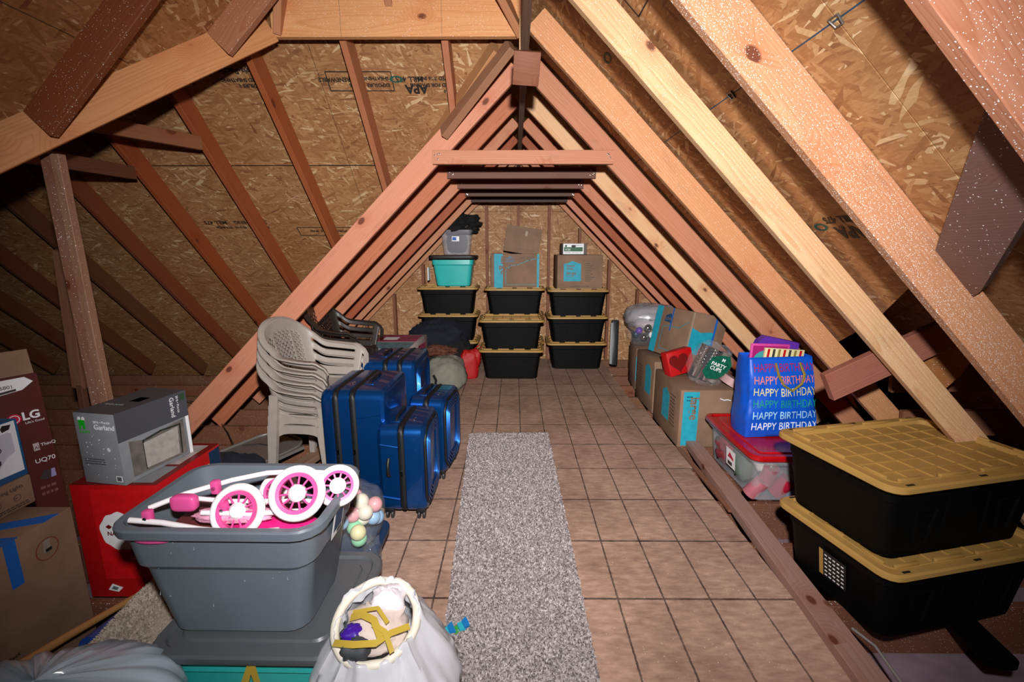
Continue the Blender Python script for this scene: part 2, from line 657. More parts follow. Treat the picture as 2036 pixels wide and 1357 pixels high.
# right slope (z = 2.85 - x for the sheathing, 2.65 - x under the rafters)
CR = tag(empty('ceiling_right'), kind='structure')
reg = [(-1.0, -.575), (2.175, -.575), (2.8, .05), (6.25, .05), (6.25, 2.84), (3.4, 2.84), (2.72, 1.92), (2.09, 1.665), (1.55, 1.393), (1.095, 1.045), (.8, .85), (.4, 2.2), (-1.0, 2.2)]
reg = [(a, (b + .575) * S2) for a, b in reg]
sheath(CR, (-.575, 0, 3.425), (0, 1, 0), (1, 0, -1), reg, [-1.2, 1.25, 3.7, 6.25], [0, .70, 1.925, 3.15, 4.4, 5.0], OSB)
for y, c in zip(RAF_Y, RCOL):
    x0 = .06 if y > 2.5 else -.5
    m = WOODS if y < 1.6 else (WOODL if y < 3 else WOOD)
    lab = None
    if y == 1.93: lab = 'pale pine rafter with a big knot'
    if y == 1.43: lab = 'pinkish rafter covered in glittering white specks'
    lumber(CR, (x0, y + .019, 2.65 - x0), (2.62, y + .019, .03), up=(1, 0, 1), col=c, mat=m, label=lab, d=.115 if y == 1.93 else (.125 if y > 2 else .14))

# left slope of the far wing
CL = tag(empty('ceiling_left'), kind='structure')
reg = [(a, (.05 - b) * S2) for a, b in [(2.8, .05), (6.25, .05), (6.25, -2.74), (5.59, -2.74)]]
sheath(CL, (.05, 0, 2.80), (0, 1, 0), (-1, 0, -1), reg, [1.25, 3.7, 6.25], [0, 1.22, 2.44, 4.0], OSB)
for y, c in zip(RAF_Y[4:], [lin((.80, .57, .44)), lin((.72, .46, .34)), PINK_W, RED_W, PINK_W, PINK_W]):
    lumber(CL, (.04, y + .019, 2.59), (-2.56, y + .019, -.01), up=(-1, 0, 1), col=c)
# collar ties
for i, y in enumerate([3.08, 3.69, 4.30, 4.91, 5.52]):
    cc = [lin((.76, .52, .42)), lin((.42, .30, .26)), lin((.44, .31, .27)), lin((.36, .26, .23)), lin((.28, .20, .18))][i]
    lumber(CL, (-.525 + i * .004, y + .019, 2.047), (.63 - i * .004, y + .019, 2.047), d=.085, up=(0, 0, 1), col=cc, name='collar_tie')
# ridge board
lumber(CL, (.05, .3, 2.47), (.05, 6.2, 2.47), d=.235, col=GREY_W, name='ridge_board')
o = bevel_box('ridge_block', (0, 0, 0), (.125, .038, .14), WOOD, CL, .003, M=Matrix.Translation((.055, 2.36, 2.35)) @ Euler((.5, .06, .03)).to_matrix().to_4x4(), color=lin((.50, .32, .24)))
MB().box((.038, 2.62, 2.53), (.03, .038, .3)).build('ridge_packer', WOOD, CL, color=PALE)

# back slope of the cross roof (z = 5.6 - y) and its rafters
CB = tag(empty('ceiling_back'), kind='structure')
reg = [(a, (b - 2.175) * S2) for a, b in [(-.575, 2.175), (.05, 2.8), (-2.75, 5.6), (-2.75, 5.86), (-8, 5.86), (-8, 2.87), (-1.27, 2.87)]]
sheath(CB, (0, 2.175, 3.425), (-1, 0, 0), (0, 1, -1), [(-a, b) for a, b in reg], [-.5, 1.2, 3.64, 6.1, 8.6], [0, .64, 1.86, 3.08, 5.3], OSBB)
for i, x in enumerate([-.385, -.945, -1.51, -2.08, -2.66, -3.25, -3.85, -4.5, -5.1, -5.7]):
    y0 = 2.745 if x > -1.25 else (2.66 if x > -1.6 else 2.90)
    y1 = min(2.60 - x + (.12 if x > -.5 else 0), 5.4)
    lumber(CB, (x, y0, 5.4 - y0), (x, y1, 5.4 - y1), up=(0, 1, 1), col=lin([(.70, .46, .33), (.66, .44, .31), (.64, .36, .22), (.60, .32, .20), (.58, .30, .18), (.5, .27, .17), (.4, .25, .17), (.4, .25, .17), (.4, .25, .17), (.4, .25, .17)][i]))  # tints step darker leftward: the flash's fade is put into the colour
lumber(CB, (-.66, 2.69, 2.75), (-.66, 2.2, 3.22), up=(0, 1, 1), col=lin((.70, .50, .36)))
# header on the cut rafters, with its smaller cripples
lumber(CB, (-1.287, 2.70, 2.618), (.04, 2.70, 2.618), d=.235, col=lin((.84, .63, .44)), mat=WOODL, name='header_beam', label='broad pale header beam with two knots')
for xx in (-.92, -.385):
    MB().box((xx, 2.680, 2.735), (.0012, .0008, .235)).build('pencil_line', DKP, CB)
lumber(CB, (-1.25, 2.655, 2.62), (-1.08, 2.40, 2.97), d=.12, up=(0, 1, 1), col=lin((.72, .53, .40)), name='hip_board')
lumber(CB, (.03, 2.655, 2.605), (-.25, 2.40, 2.97), d=.12, up=(0, 1, 1), col=lin((.68, .47, .32)), name='valley_board')
# valley boards between back slope and wing
for a, b, c, d_ in (((-.01, 2.76, 2.585), (-.44, 3.06, 2.20), lin((.60, .46, .36)), .09), ((-.10, 2.84, 2.60), (-.74, 3.42, 2.00), lin((.72, .55, .36)), .10)):
    lumber(CB, a, b, d=d_, w=.045, up=(-.3, 1, 1.2), col=c, name='valley_board')

# near left slope (z = 4.05 + x) with its valley board
CN = tag(empty('ceiling_near_left'), kind='structure')
reg = [(-1.0, -.575), (2.175, -.575), (2.87, -1.27), (-.35, -4.49), (-1.0, -4.49)]
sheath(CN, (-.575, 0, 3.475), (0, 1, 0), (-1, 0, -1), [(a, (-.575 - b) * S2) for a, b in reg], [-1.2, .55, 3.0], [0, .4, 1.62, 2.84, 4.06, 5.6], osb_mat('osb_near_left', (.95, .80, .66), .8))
for y, c in zip([2.47, 1.985, 1.45, .9], [lin((.66, .44, .33)), lin((.50, .27, .17)), lin((.5, .3, .2)), lin((.5, .3, .2))]):
    x1 = y - 3.87
    lumber(CN, (x1, y, 3.85 + x1), (-.6, y, 3.25), up=(-1, 0, 1), col=c, mat=WOODL)
lumber(CN, (-1.27, 2.70, 2.60), (-3.2, .77, .67), d=.19, up=(0, 0, 1), col=lin((.76, .55, .37)), name='valley_board', label='long pale plank running down to the left')
# cross roof front slope, mostly unseen
reg = [(1.27, 2.87), (8, 2.87), (8, -1.0), (5.2, -1.0)]
sheath(CN, (0, 0, -.14), (-1, 0, 0), (0, 1, 1), [(a, b * S2) for a, b in reg], [1.2, 3.64, 6.1, 8.6], [-1.5, 0, 1.2, 2.4, 4.1], OSBB)

# back gable wall with studs
WB = tag(empty('wall_back'), kind='structure')
regw = [(-2.8, -.25), (2.85, -.25), (2.85, 0), (.05, 2.78), (-2.75, 0), (-2.8, 0)]
MBK = osb_mat('osb_gable', (.93, .96, 1.0), .95, size=.8)
for (a, b) in ((-2.8, -1.27), (-1.27, -.05), (-.05, 1.17), (1.17, 2.85)):
    for (c, d_) in ((-.25, 2.0), (2.0, 2.9)):
        p = clip_poly(regw, a + .002, b - .002, c + .002, d_ - .002)
        if len(p) >= 3:
            MB().prism(p, 0, .011).build('panel', MBK, WB, M=frame((0, 6.29, 0), (1, 0, 0), (0, 0, 1)))
for x in (-2.05, -1.65, -1.24, -.81, -.37, .05, .46, .87, 1.28, 1.68, 2.08):
    h = 2.6 - abs(x - .05)
    MB().box((0, 0, 0), (h, .038, .089)).build('stud', WOOD, WB, color=lin((.50, .33, .24)),
             M=frame((x, 6.245, h / 2), (0, 0, 1), (1, 0, 0)))

# floor: deck panels on joists, ceiling drywall between them
FL = tag(empty('floor'), kind='structure')
ys = [.50, .535 - 1.0, 0]
seams = [-.70, .535, 1.745, 2.965, 4.185, 5.405, 6.24]
for i in range(len(seams) - 1):
    for (a, b) in ((-1.20, 1.237),):
        bb = b + (.02 if i % 2 else 0) - (.05 if i > 3 else 0)
        MB().box(((a + bb) / 2, (seams[i] + seams[i + 1]) / 2, -.0075), (bb - a - .003, seams[i + 1] - seams[i] - .004, .015)).build('floor_panel', DECK, FL)
DECK2 = osb_mat('osb_loose', (.8, .72, .64), .7)
k = 0
y = -.29
while y < 6.3:
    lumber(FL, (-7.5, y, -.257), (3.4, y, -.257), d=.24, col=JOIST_W, mat=WOODL, name='joist')
    y += .4064
    k += 1
MB().box((-2, 2.7, -.264), (11.6, 7.4, .012)).build('drywall', DRY, FL)

# the lower right: a further roof seen through the opening below the cut sheathing
CO = tag(empty('ceiling_outer_right'), kind='structure')
sheath(CO, (0, 0, 3.35), (0, 1, 0), (1, 0, -1), [(-1, .9 * S2), (6.0, .9 * S2), (6.0, 3.6 * S2), (-1, 3.6 * S2)], [-1, 1.4, 3.84, 6.0], [1.1, 2.3, 3.5, 5.2], OSBB)
Mg = frame((0, 0, 2.80), (0, 1, 0), (1, 0, -1))
gq = [(1.001, 1.055, 1.799), (0.92, 0.949, 1.88), (1.059, 0.92, 1.741), (1.179, 1.078, 1.621), (1.412, 1.389, 1.388), (1.465, 1.488, 1.335), (1.341, 1.497, 1.459)]
o = MB().prism([(p[1], p[0] * S2) for p in gq][::-1], -.038, 0).build('valley_board', WOODL, CO, M=Mg, color=lin((.50, .40, .38)))
o['label'] = 'dusty grey plank'
oq = [(1.837, 2.08, 0.959), (1.984, 2.08, 0.798), (2.103, 2.08, 0.933), (2.199, 2.08, 1.128), (2.354, 2.08, 1.37), (2.313, 2.08, 1.926), (2.07, 2.08, 1.268), (1.936, 2.08, 1.113)]
o = MB().prism([(p[0], p[2]) for p in oq], -.038, 0).build('brace', WOODL, CO, M=frame((0, 2.08, 0), (1, 0, 0), (0, 0, 1)), color=lin((.66, .45, .28)))
o['label'] = 'orange plank with dark wavy grain'
lumber(CO, (1.47, 2.02, .83), (1.98, 2.02, 1.09), d=.135, up=(0, 0, 1), col=lin((.58, .40, .33)), name='lookout')
for zz, xx in ((.50, 2.3), (.25, 2.4), (.75, 2.2)):
    lumber(CO, (xx - .1, 2.45, zz - .02), (xx + 1.2, 2.1, zz + .12), d=.14, up=(0, 0, 1), col=lin((.50, .34, .27)), name='brace')

# ------------------------------------------------------------------ builders
def copy_tree(o, parent=None):
    c = o.copy()
    COL.objects.link(c)
    c.parent = parent
    if parent is not None: c.matrix_parent_inverse.identity()
    for ch in list(o.children): copy_tree(ch, c)
    return c


def face_frame(w, d, h, face):
    """frames of the faces of a box standing on z=0: origin at the lower left corner as seen from outside"""
    if face == 'f': return frame((-w / 2, -d / 2, 0), (1, 0, 0), (0, 0, 1)), w, h
    if face == 'b': return frame((w / 2, d / 2, 0), (-1, 0, 0), (0, 0, 1)), w, h
    if face == 'r': return frame((w / 2, -d / 2, 0), (0, 1, 0), (0, 0, 1)), d, h
    if face == 'l': return frame((-w / 2, d / 2, 0), (0, -1, 0), (0, 0, 1)), d, h
    return frame((-w / 2, -d / 2, h), (1, 0, 0), (0, 1, 0)), w, d


class Box:
    """a closed carton with print on its faces"""

    def __init__(s, name, label, cat, w, d, h, loc, rz=0.0, mat=None, rot=None, b=.004, group=None, flaps=True, seam=True):
        s.t = thing(name, label, cat, loc, rz, group, rot)
        s.w, s.d, s.h = w, d, h
        s.body = bevel_box('carton', (0, 0, h / 2), (w, d, h), mat or CARD, s.t, b)
        if seam:
            MB().box((0, 0, h + .0008), (w * .995, .0022, .0014)).build('flap_seam', DKP, s.t)

    def dec(s, face, pts, mat, name='print_panel', z=.0008):
        M, W, H = face_frame(s.w, s.d, s.h, face)
        MB().prism([(p[0] * W, p[1] * H) for p in pts], z * .2, z).build(name, mat, s.t, M=M)

    def rect(s, face, u0, v0, u1, v1, mat, name='print_panel', z=.0008):
        s.dec(face, [(u0, v0), (u1, v0), (u1, v1), (u0, v1)], mat, name, z)

    def txt(s, face, u, v, size, body, mat, rot=0.0, name='lettering', z=.0012, **kw):
        M, W, H = face_frame(s.w, s.d, s.h, face)
        text(name, body, size, mat, s.t, M @ Matrix.Translation((u * W, v * H, z)) @ Matrix.Rotation(rot, 4, 'Z'), **kw)

    def line(s, face, pts, wd, mat, name='print_line'):
        M, W, H = face_frame(s.w, s.d, s.h, face)
        mb = MB()
        for a, b in zip(pts, pts[1:]):
            a = Vector((a[0] * W, a[1] * H)); b = Vector((b[0] * W, b[1] * H))
            t_ = (b - a).normalized() * wd / 2
            n = Vector((-t_.y, t_.x))
            mb.prism([a - t_ - n, b + t_ - n, b + t_ + n, a - t_ + n], .0002, .0008)
        mb.build(name, mat, s.t, M=M)

    def small_lines(s, face, u0, v0, u1, v1, n, mat, name='fine_print'):
        M, W, H = face_frame(s.w, s.d, s.h, face)
        mb = MB()
        for i in range(n):
            v = v1 + (v0 - v1) * (i + .5) / n
            x = u0
            while x < u1 - .02:
                L = random.uniform(.02, .05) / W * .35
                mb.prism([(x * W, v * H), (min(x + L, u1) * W, v * H), (min(x + L, u1) * W, v * H + (v1 - v0) * H / n * .45), (x * W, v * H + (v1 - v0) * H / n * .45)], .0002, .0008)
                x += L + .008
        tag(mb.build(name, mat, s.t, M=M), kind='stuff')


def noise_blob(name, c, r, mat, parent=None, seed=0, amp=.12, ridge=.06, nu=40, nv=24, power=.8, flat=None, top=None, M=None, color=None, fs=2.0):
    """crumpled soft form: superellipsoid with folds; flat = lowest z allowed"""
    vs, fs_ = [], []
    for i in range(nv + 1):
        a = -PI / 2 + PI * i / nv
        ca, sa = math.copysign(abs(math.cos(a)) ** power, math.cos(a)), math.copysign(abs(math.sin(a)) ** power, math.sin(a))
        for k in range(nu):
            b = 2 * PI * k / nu
            cb, sb = math.copysign(abs(math.cos(b)) ** power, math.cos(b)), math.copysign(abs(math.sin(b)) ** power, math.sin(b))
            p = Vector((ca * cb, ca * sb, sa))
            q = p * fs + Vector((seed * 7.1, seed * 3.3, seed))
            n1 = noise.noise(q)
            n2 = 1 - abs(noise.noise(q * 2.7)) * 3
            n3 = 1 - abs(noise.noise(q * 6.1)) * 3
            f_ = 1 + amp * n1 + ridge * n2 + ridge * .45 * n3
            v = Vector((c[0] + r[0] * p.x * f_, c[1] + r[1] * p.y * f_, c[2] + r[2] * p.z * f_))
            if flat is not None and v.z < flat: v.z = flat + .002 * n1
            vs.append(v)
    for i in range(nv):
        for k in range(nu):
            fs_.append((i * nu + k, i * nu + (k + 1) % nu, (i + 1) * nu + (k + 1) % nu, (i + 1) * nu + k))
    return make(name, vs, fs_, mat, parent, 1.2, M, color)


# ---- black storage bin with yellow snap lid
def rib_grid(w, d, nx, ny, z, th=.006, hh=.006):
    mb = MB()
    for i in range(1, nx):
        mb.box((-w / 2 + w * i / nx, 0, z), (th, d, hh))
    for j in range(1, ny):
        mb.box((0, -d / 2 + d * j / ny, z + .0005), (w, th, hh))
    return mb


def yellow_bin(name, label, w, d, h, loc, rz=0.0, group=None, sticker=False, nx=7, ny=5):
    """w,d = lid size, h = height to the top of the lid"""
    t_ = thing(name, label, 'storage bin', loc, rz, group)
    bw, bd = w - .07, d - .07
    tw, td = w * .80, d * .80
    r = .05
    rings = [rrect(tw - .03, td - .03, r, 0), rrect(tw, td, r, .012), rrect(bw * .975, bd * .965, r, h - .10), rrect(bw * .975 + .012, bd * .965 + .012, r, h - .092), rrect(bw, bd, r, h - .028)]
    MB().loft(rings).build('body', BLACKP, t_, .5)
    # recessed pockets and ribs of the body
    pk = MB()
    for sx in (-.24, .24):
        for sy in (-1, 1):
            y = sy * (td / 2 + (bd * .965 - td) / 2 * .45)
            tilt = math.atan2((bd * .965 - td) / 2, h - .11) * -sy
            R = Euler((tilt, 0, 0)).to_matrix()
            cx = sx * w
            for dx in (-1, 1):
                pk.box((cx + dx * .040, y + sy * .008, h * .40), (.006, .010, h * .42), R=R @ Euler((0, dx * .13, 0)).to_matrix())
            pk.box((cx, y + sy * .014, h * .61), (.062, .010, .006), R=R)
    for sy in (-1, 1):
        for x in (-.12, .12):
            pk.box((x * w, sy * (bd / 2 * .94), h * .5), (.004, .012, h * .7), R=Euler((-sy * math.atan2((bd * .965 - td) / 2, h - .11), 0, 0)).to_matrix())
    tag(pk.build('ribs', BLACKP, t_), kind='stuff')
    # lid: rolled rim, raised frame, sunk field
    z = h
    L = [rrect(w, d, r + .01, z - .034), rrect(w + .006, d + .006, r + .012, z - .030), rrect(w + .004, d + .004, r + .012, z - .014), rrect(w - .012, d - .012, r + .006, z - .008),
         rrect(w - .075, d - .075, r - .015, z - .008), rrect(w - .080, d - .080, r - .015, z - .006), rrect(w - .095, d - .095, r - .02, z - .006), rrect(w - .115, d - .115, r - .02, z - .024)]
    lid = MB().loft(L, True, True).build('lid', YEL, t_, .5)
    tag(rib_grid(w - .12, d - .12, nx, ny, z - .0215).build('lid_ribs', YEL, lid), kind='stuff')
    near = w > .8
    seg = MB()
    segs = []
    for sy in (-1, 1):
        for i, x in enumerate((-.36, -.12, .12, .36)):
            L_ = .13 if i in (1, 2) else .10
            segs.append(((x * w, sy * (d / 2 - .045), z - .002), (L_ * w / .78, .014, .013)))
    for sx in (-1, 1):
        for y in (-.30, 0, .30):
            segs.append(((sx * (w / 2 - .045), y * d, z - .002), (.014, .16 * d / .52 * .5, .013)))
    for c_, d_ in segs:
        if near: bevel_box('stud', c_, d_, YEL, lid, .003)
        else: seg.box(c_, d_)
    if not near: tag(seg.build('lid_studs', YEL, lid), kind='stuff')
    sl = MB()
    for sy in (-1, 1):
        for x in (-.40, 0, .40):
            sl.box((x * w, sy * (d / 2 - .018), z - .0078), (.034, .009, .003))
    tag(sl.build('lid_slots', INK, lid), kind='stuff')
    if sticker:
        sw = -sticker
        tilt = math.atan2((bw * .975 - tw) / 2, h - .11)
        M = frame((-(tw / 2 + (bw * .975 - tw) / 2 * .42) - .009, .05, h * .30), (0, -1, 0), (-math.sin(tilt), 0, math.cos(tilt)))
        st = MB().prism([(0, 0), (.13, 0), (.13, .13), (0, .13)], 0, .001).build('sticker', INK, t_, M=M)
        MB().prism([(.0, .0), (.02, 0), (.02, .13), (0, .13)], .001, .0014).build('sticker_band', YEL, st)
        q = MB()
        random.seed(3)
        for i in range(6):
            for j in range(5):
                q.prism([(.028 + j * .02, .008 + i * .02), (.040 + j * .02 , .008 + i * .02), (.040 + j * .02, .014 + i * .02), (.028 + j * .02, .014 + i * .02)], .001, .0014)
        tag(q.build('sticker_print', WHITE, st), kind='stuff')
    return t_


P = .345
LC = 'black storage bin with a yellow lid, '
SD = -.0
# back stacks (lid front edges face the camera)
for i, lab in enumerate(['bottom bin of the left rear stack, half hidden by dark clothes and red bag', 'second bin of the left rear stack, with a white paper label', 'third bin of the left rear stack, under the turquoise tub']):
    b_ = yellow_bin('storage_bin', lab, .765, .50, P + (.012), (-.845, 5.94, i * P + .001), .02 * (i - 1), 'bins stacked at the back wall')
    if i == 1:
        M = frame((-.03, -.262, .11), (1, 0, 0), (0, .10, 1))
        lb_ = MB().prism([(-.02, .01), (.22, -.03), (.225, .09), (-.02, .10)], 0, .001).build('paper_label', WHITE, b_, M=M)
        text('lettering', 'Halloween', .036, DKP, lb_, Matrix.Translation((.03, .035, .0015)) @ Matrix.Rotation(-.06, 4, 'Z'), shear=.3)
for i, lab in enumerate(['bottom bin of the middle rear stack, behind the front pair', 'second bin of the middle rear stack, behind the front pair', 'top bin of the middle rear stack, under the open carton']):
    yellow_bin('storage_bin', lab, .765, .50, P + .012, (0.0, 5.91, i * P * .985 + .001), 0, 'bins stacked at the back wall')
for i, lab in enumerate(['bottom bin of the right rear stack, beside the leaning grey panel', 'second bin of the right rear stack', 'top bin of the right rear stack, under the closed carton']):
    yellow_bin('storage_bin', lab, .765, .50, P + .008, (.795, 5.86, i * P * .975 + .001), [0, .015, -.01][i], 'bins stacked at the back wall')
for i, lab in enumerate(['lower black bin of the short front pair at the aisle end', 'upper black bin of the front pair, its yellow ribbed lid uncovered']):
    yellow_bin('storage_bin', lab, .765, .50, P + .02, (-.035, 5.40, i * (P + .008) + .001), -.01 + .02 * i, 'bins stacked at the back wall', nx=6, ny=4)
# near right pair
o = yellow_bin('storage_bin', 'large lower black bin on bare joists with a printed sticker', .86, .57, .35, (1.745, 1.835, -.012), .21, 'near right bins', sticker=.1, nx=7, ny=6)
o = yellow_bin('storage_bin', 'large upper black bin, waffle pattern yellow lid fully visible', .86, .57, .35, (1.71, 1.85, .335), .215, 'near right bins', nx=7, ny=6)
t_ = thing('wood_block', 'small black block poking out under the large lower bin', 'block', (1.82, 1.53, -.015), -.15)
bevel_box('block', (0, 0, .03), (.10, .24, .05), BLACKP, t_, .012)


# ---- tapered tub (open or closed)
def tub(name, label, w, d, h, loc, rz, mat, taper=.8, lip=.018, open_=True, step=.72, cat='storage tub', r=.06):
    t_ = thing(name, label, cat, loc, rz)

    def S(z, k=0.0):
        f_ = taper + (1 - taper) * (z / h) * .9
        return f_
    out = []
    bw, bd = w - 2 * lip, d - 2 * lip
    for z, g in ((0, -.02), (.012, 0), (h * step, 0), (h * (step + .045), .022), (h - .03, .014)):
        f_ = S(z)
        out.append(rrect(bw * f_ + g, bd * f_ + g, r, z))
    body = MB()
    if open_:
        out += [rrect(w, d, r + lip, h - .03), rrect(w + .004, d + .004, r + lip, h - .006), rrect(w - .004, d - .004, r + lip, h), rrect(bw * .985, bd * .985, r, h), rrect(bw * .975, bd * .97, r, h - .03)]
        for z in (h * step, .012):
            f_ = S(z)
            out.append(rrect(bw * f_ - .008, bd * f_ - .008, r - .005, z))
        body.loft(out, True, True)
    else:
        body.loft(out, True, True)
    body.build('body', mat, t_, .5)
    return t_


def tub_lid(t_, w, d, h, mat, r=.08, th=.03, waffle=False):
    L = [rrect(w - .004, d - .004, r, h - th), rrect(w, d, r, h - th + .004), rrect(w, d, r, h - .008), rrect(w - .012, d - .012, r, h), rrect(w - .06, d - .06, r - .015, h),
         rrect(w - .075, d - .075, r - .02, h - .010), rrect(w - .13, d - .13, r - .03, h - .010), rrect(w - .14, d - .14, r - .03, h - .002)]
    return MB().loft(L).build('lid', mat, t_, .5)


# grey tub with the toy pushchair, on the turquoise tub with grey lid
tq = tub('storage_tub', 'turquoise tub with a grey lid, under the big grey tub', .60, .47, .285, (-.83, 1.40, .001), -.01, TEAL, .86, open_=False)
tub_lid(tq, .62, .50, .305, GREYL)
st_ = MB().prism([(-.03, 0), (.0, .075), (.02, .08), (.035, -.03), (.018, -.03), (.005, .035), (-.015, -.03), (-.04, -.03)], 0, .002)
st_.build('tape_scrap', plain('yellow_tape', 'b79a3a', .3), tq, M=frame((.02, -.238, .20), (1, 0, 0), (0, 0, 1)))
gt = tub('storage_tub', 'big open grey tub holding the pink toy pushchair', .63, .43, .41, (-.885, 1.385, .305), -.01, GREYP, .74, step=.62)
lb_ = MB().prism([(0, 0), (.085, .0), (.085, .10), (0, .10)], 0, .001).build('label', WHITE, gt, M=frame((.284, -.05, .27), (0, 1, 0), (.2, 0, 1)))
MB().prism([(.012, .02), (.078, .02), (.078, .092), (.012, .092)], .001, .0015).build('label_print', plain('label_navy', '1c3d66', .5), lb_)
MB().prism([(.04, .004), (.078, .004), (.078, .016), (.04, .016)], .001, .0015).build('label_print', DKP, lb_)
# scuffs
sc_ = MB()
random.seed(8)
for i in range(14):
    u, v = random.uniform(-.22, .22), random.uniform(.08, .37)
    fz = .74 + .26 * (v / .41) * .9
    sc_.prism([(u, v), (u + random.uniform(.002, .006), v), (u + .003, v + random.uniform(.003, .014))], 0, .0006, M=frame((0, -(.394 * fz) / 2 - .0035 - (.006 if v > .26 else 0), 0), (1, 0, 0), (0, 0, 1)))
tag(sc_.build('scuffs', plain('scuff', '9ba3aa', .6), gt), kind='stuff')

# dark red carton inside the tub
bx = Box('carton_in_tub', 'flat dark red carton lying in the grey tub', 'box', .36, .25, .15, (-.92, 1.36, .50), .05, plain('dark_red_card', '6b2f2c', .6, noise_amt=.1), seam=False)
bx.txt('t', .12, .06, .05, '40025V', plain('print_brown', '33100f', .6), rot=0)

# toy pushchair
ps = thing('toy_pushchair', 'folded pink and white toy pushchair in the grey tub', 'toy pushchair', (-.82, 1.36, .66))
TUBEW = plain('white_tube', 'f4eff2', .25)
MB().tube([(-.33, -.14, .06), (-.24, -.13, .045), (-.12, -.14, .03), (.02, -.16, .03), (.12, -.15, .035)], .0085, 10).build('frame_tube', TUBEW, ps, 1)
MB().tube([(-.30, -.10, .075), (-.22, -.05, .095), (-.10, .0, .115), (.0, .03, .125), (.10, .05, .12), (.18, .06, .11)], .0085, 10).build('frame_tube', TUBEW, ps, 1)
MB().tube([(-.24, -.06, .09), (-.08, -.06, .075), (.06, -.05, .07), (.2, -.03, .06)], .0075, 10).build('frame_tube', TUBEW, ps, 1)
MB().tube([(-.14, -.10, .06), (.0, -.09, .05), (.16, -.08, .055)], .008, 10).build('frame_tube', TUBEW, ps, 1)
noise_blob('handle_grip', (-.20, -.085, .085), (.040, .017, .026), PINK, ps, 3, .03, .01, 20, 12, .5)
noise_blob('handle_grip', (-.25, -.155, .015), (.060, .022, .016), PINK, ps, 4, .05, .02, 20, 12, .7)
for x, y, z in ((-.285, -.125, .062), (-.135, -.03, .108), (-.08, -.085, .065), (.0, -.06, .075)):
    j = bevel_box('joint', (x, y, z), (.026, .024, .045), PINK, ps, .006)
    MB().tube([(x, y - .016, z), (x, y + .016, z)], .006, 8).build('rivet', CHROME, j)
noise_blob('seat_cloth', (.05, -.06, -.035), (.15, .06, .05), MAG, ps, 6, .12, .06)
noise_blob('seat_belt', (-.06, -.07, .035), (.12, .035, .018), plain('pink_pattern', 'eaa0bd', .7, noise_amt=.25, nscale=60), ps, 9, .1, .05)


def pram_wheel(c, r, tilt):
    w_ = empty('wheel', c, rot=tilt)
    w_.parent = ps
    tyre = MB()
    prof = []
    for k in range(13):
        a = 2 * PI * k / 12
        prof.append((r - .012 + .012 * math.cos(a), .013 * math.sin(a)))
    tyre.lathe(prof, 36).build('tyre', WHITEP, w_, 1)
    rim = MB()
    rim.lathe([(r * .60, -.010), (r * .73, -.012), (r * .73, .012), (r * .60, .010), (r * .60, -.010)], 36)
    rim.build('rim', PINK, w_, .6)
    spk_ = MB()
    for k in range(11):
        a = 2 * PI * k / 11
        spk_.tube([(.02 * math.cos(a), .02 * math.sin(a), .002), (r * .67 * math.cos(a), r * .67 * math.sin(a), .0)], .0032, 6)
    tag(spk_.build('spokes', PINK, w_), kind='stuff')
    MB().lathe([(.0005, .014), (.018, .012), (.026, .004), (.026, -.01), (.0005, -.012)], 24).build('hub', WHITEP, w_, .5)


pram_wheel((-.035, -.09, .06), .083, (1.12, .10, .0))
pram_wheel((.15, -.08, .115), .084, (1.1, .20, .05))
pram_wheel((.235, .02, .085), .068, (1.1, .45, .2))
pram_wheel((.00, .09, .02), .070, (1.2, .0, .1))

# ------------------------------------------------------------------ floor runner
t = NT('carpet_tufts')
g_ = t.n('ShaderNodeNewGeometry')
t.set(Base_Color=t.ramp(g_.outputs['Random Per Island'], [(.0, lin('514749')), (.3, lin('7d7374')), (.5, lin('a69b9b')), (1.0, lin('c2b8b7'))]), Roughness=.95)
TUFT = t.m


def tufts(name, quad, z, n, parent, size=.009, hh=.010):
    random.seed(12)
    vs, fs = [], []
    a, b, c, d = [Vector(p) for p in quad]
    for i in range(n):
        u, v = random.random(), random.random()
        p = (a * (1 - u) + b * u) * (1 - v) + (d * (1 - u) + c * u) * v
        an = random.uniform(0, 2 * PI)
        dx, dy = math.cos(an) * size * .5, math.sin(an) * size * .5
        lx, ly = random.uniform(-1, 1) * size * .6, random.uniform(-1, 1) * size * .6
        k = len(vs)
        vs += [(p.x - dx, p.y - dy, z), (p.x + dx, p.y + dy, z), (p.x + lx + dx * .6, p.y + ly + dy * .6, z + hh * random.uniform(.5, 1)), (p.x + lx - dx * .6, p.y + ly - dy * .6, z + hh * random.uniform(.5, 1))]
        fs.append((k, k + 1, k + 2, k + 3))
    return tag(make(name, vs, fs, TUFT, parent), kind='stuff')


rn = thing('carpet_runner', 'long grey speckled carpet strip down the middle of the floor', 'carpet', (0, 0, 0))
q_ = [(-.235, .60), (.315, .60), (.280, 3.57), (-.372, 3.545)]
poly = []
random.seed(5)
for i in range(4):
    a, b = Vector(q_[i]), Vector(q_[(i + 1) % 4])
    m_ = 60
    for k in range(m_):
        p = a.lerp(b, k / m_)
        poly.append((p.x + random.uniform(-.003, .003), p.y + random.uniform(-.003, .003)))
MB().prism(poly, .001, .010).build('backing', PILE, rn)
tufts('pile', q_, .009, 60000, rn)

